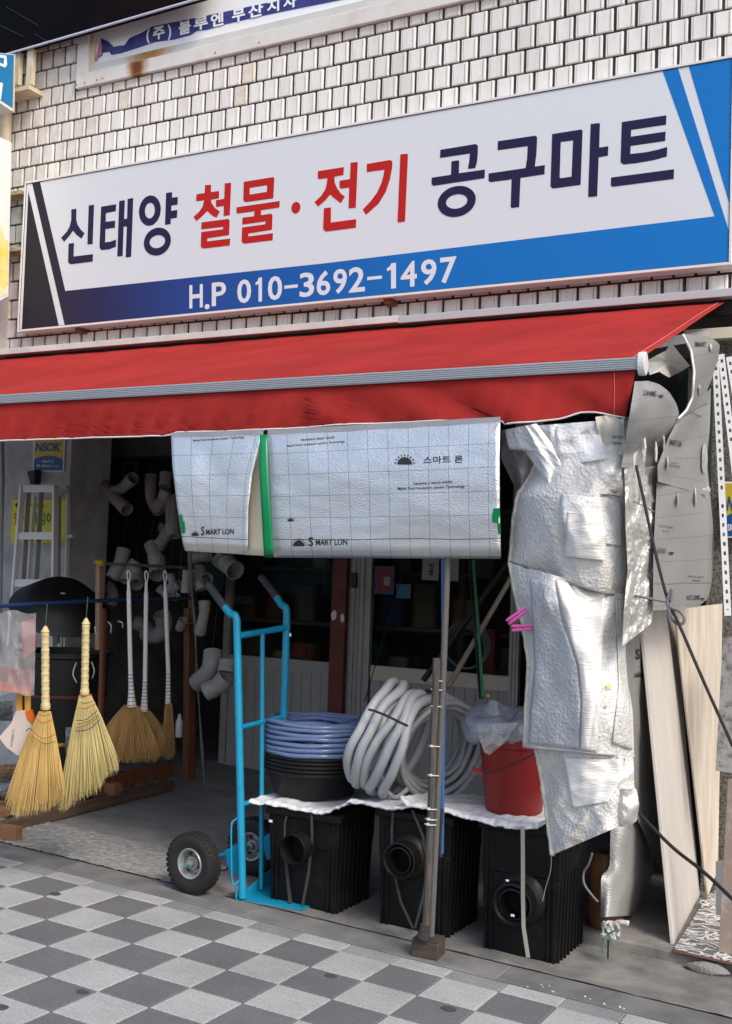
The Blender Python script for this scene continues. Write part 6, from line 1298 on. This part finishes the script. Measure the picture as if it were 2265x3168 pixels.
# ================================================================== SMALL GROUND THINGS
rgs = random.Random(21); peb = [(1710, 3070), (1700, 3052), (1680, 3055), (1675, 3048), (1632, 3054), (1826, 3092), (1810, 3085), (1868, 3108), (1874, 3110), (1918, 3118), (1930, 3122), (1428, 2932), (1705, 2992)]
M_peb2 = P('pebble_white', (.52, .49, .46), .8)
peb.sort(); pn = [0, 0]
for k, (x, y) in enumerate(peb):
    p = G(x, y); s = rgs.uniform(.003, .0055); mb = MB()
    for i in range(5):
        for j in range(7):
            a = math.pi * i / 4; b = 2 * math.pi * j / 7; r = s * (1 + .3 * rgs.uniform(-1, 1)); mb.v.append(p + V((r * 1.2 * math.sin(a) * math.cos(b), r * math.sin(a) * math.sin(b), s * .6 + r * .8 * math.cos(a))))
    for i in range(4):
        for j in range(7): mb.f.append((i * 7 + j, i * 7 + (j + 1) % 7, (i + 1) * 7 + (j + 1) % 7, (i + 1) * 7 + j))
    oc = k % 5 == 0; pn[oc] += 1
    tag(mb.build('pebble', P('pebble_orange', (.45, .24, .16), .8) if oc else M_peb2), '%s %s chip of stone, counted from the left along the kerb joint' % (ORD[pn[oc] - 1], ('white', 'orange')[oc]), 'pebble', 'stone chips along the kerb')
M_gum = P('gum_spot', (.055, .056, .062), .8)
for k, (x, y, r) in enumerate(((172, 2767, .030), (256, 3070, .028), (4, 3118, .030), (1022, 3020, .026), (1388, 3122, .030), (1150, 2790, .012))):
    p = G(x, y); n = 18
    mb = MB(); pts = [V((p.x + r * (1 + .3 * nz(math.cos(a) * 1.5, math.sin(a) * 1.5, k * 3)) * math.cos(a), p.y + r * .8 * (1 + .3 * nz(math.cos(a) * 1.5, math.sin(a) * 1.5, k * 5 + 2)) * math.sin(a), 0)) for a in [2 * math.pi * q / n for q in range(n)]]
    mb.prism([V((q.x, q.y, gz(q.x, q.y) + .003)) for q in pts], (0, 0, -.002)); tag(mb.build('gum_spot', M_gum), ('gum spot on the light tile left of the hand truck wheel', 'gum spot at the corner of a dark tile near the lower left', 'gum spot at the lower left picture edge', 'gum spot on the dark tile in front of the first black box', 'gum spot on the dark tile left of the wooden block', 'tiny gum spot beside the middle black box')[k], 'gum spot', 'gum spots on the paving')
# brown sack and cord by the last box
o = MB().lathe([(0, 0), (.07, 0), (.085, .04), (.082, .28), (.06, .35), (0, .36)], V((2.66, .98, gz(2.66, .98) + .06)), UP, 20).build('brown_jar', P('jar_brown', (.17, .075, .035), .45, col2=(.11, .05, .025), scale=5), smooth=60); tag(o, 'brown round container behind the right-hand black box', 'container')
rope('cord', [W(1832, 2640, .4), W(1822, 2672, .42), W(1806, 2700, .44), W(1808, 2735, .44), W(1832, 2770, .43), W(1850, 2790, .42)], .005, M_strap, 'short grey cord dangling at the right side of the last black box', 'cord')
st = [(1706, 2640), (1704, 2690), (1690, 2740), (1678, 2790)]
rope('thread', WL(st, .28), .0018, P('thread_grey', (.30, .29, .27), .9), 'frayed thread hanging from the lowest corner of the silver curtain', 'thread')
kn = thing('knotted_rag', W(1880, 2895, .62), 'white knotted rag with green string at the foot of the bubble-wrap sheet', 'rag')
kc_ = W(1885, 2872, .62); rk = random.Random(4); mb = MB()
for k in range(14):
    a = rk.uniform(0, 6.28); q = [kc_ + V((rk.uniform(-.03, .045), rk.uniform(-.02, .02), rk.uniform(-.04, .03))) for _ in range(4)]; mb.tube(smooth_path(q, 4), .007, 6)
mb.tube(smooth_path([kc_, kc_ + V((.04, -.01, .035)), kc_ + V((.09, -.01, .04))], 4), .012, 7); mb.build('cloth_strands', P('rag_white', (.52, .51, .48), .9, bump=2, bscale=90), kn, smooth=180)
mb = MB()
for d in ((-.02, -.10), (.035, -.07), (.06, .01)): mb.tube(smooth_path([kc_ + V((0, -.02, -.02)), kc_ + V((d[0] * .6, -.03, d[1] * .5)), kc_ + V((d[0], -.03, d[1]))], 4), .004, 6)
mb.build('green_string', P('string_teal', (.08, .22, .16), .7), kn, smooth=180)
MB().tube([kc_ + V((0, -.01, -.03)), kc_ + V((.0, -.01, -.13))], .004, 6).build('hook', M_ink, kn)
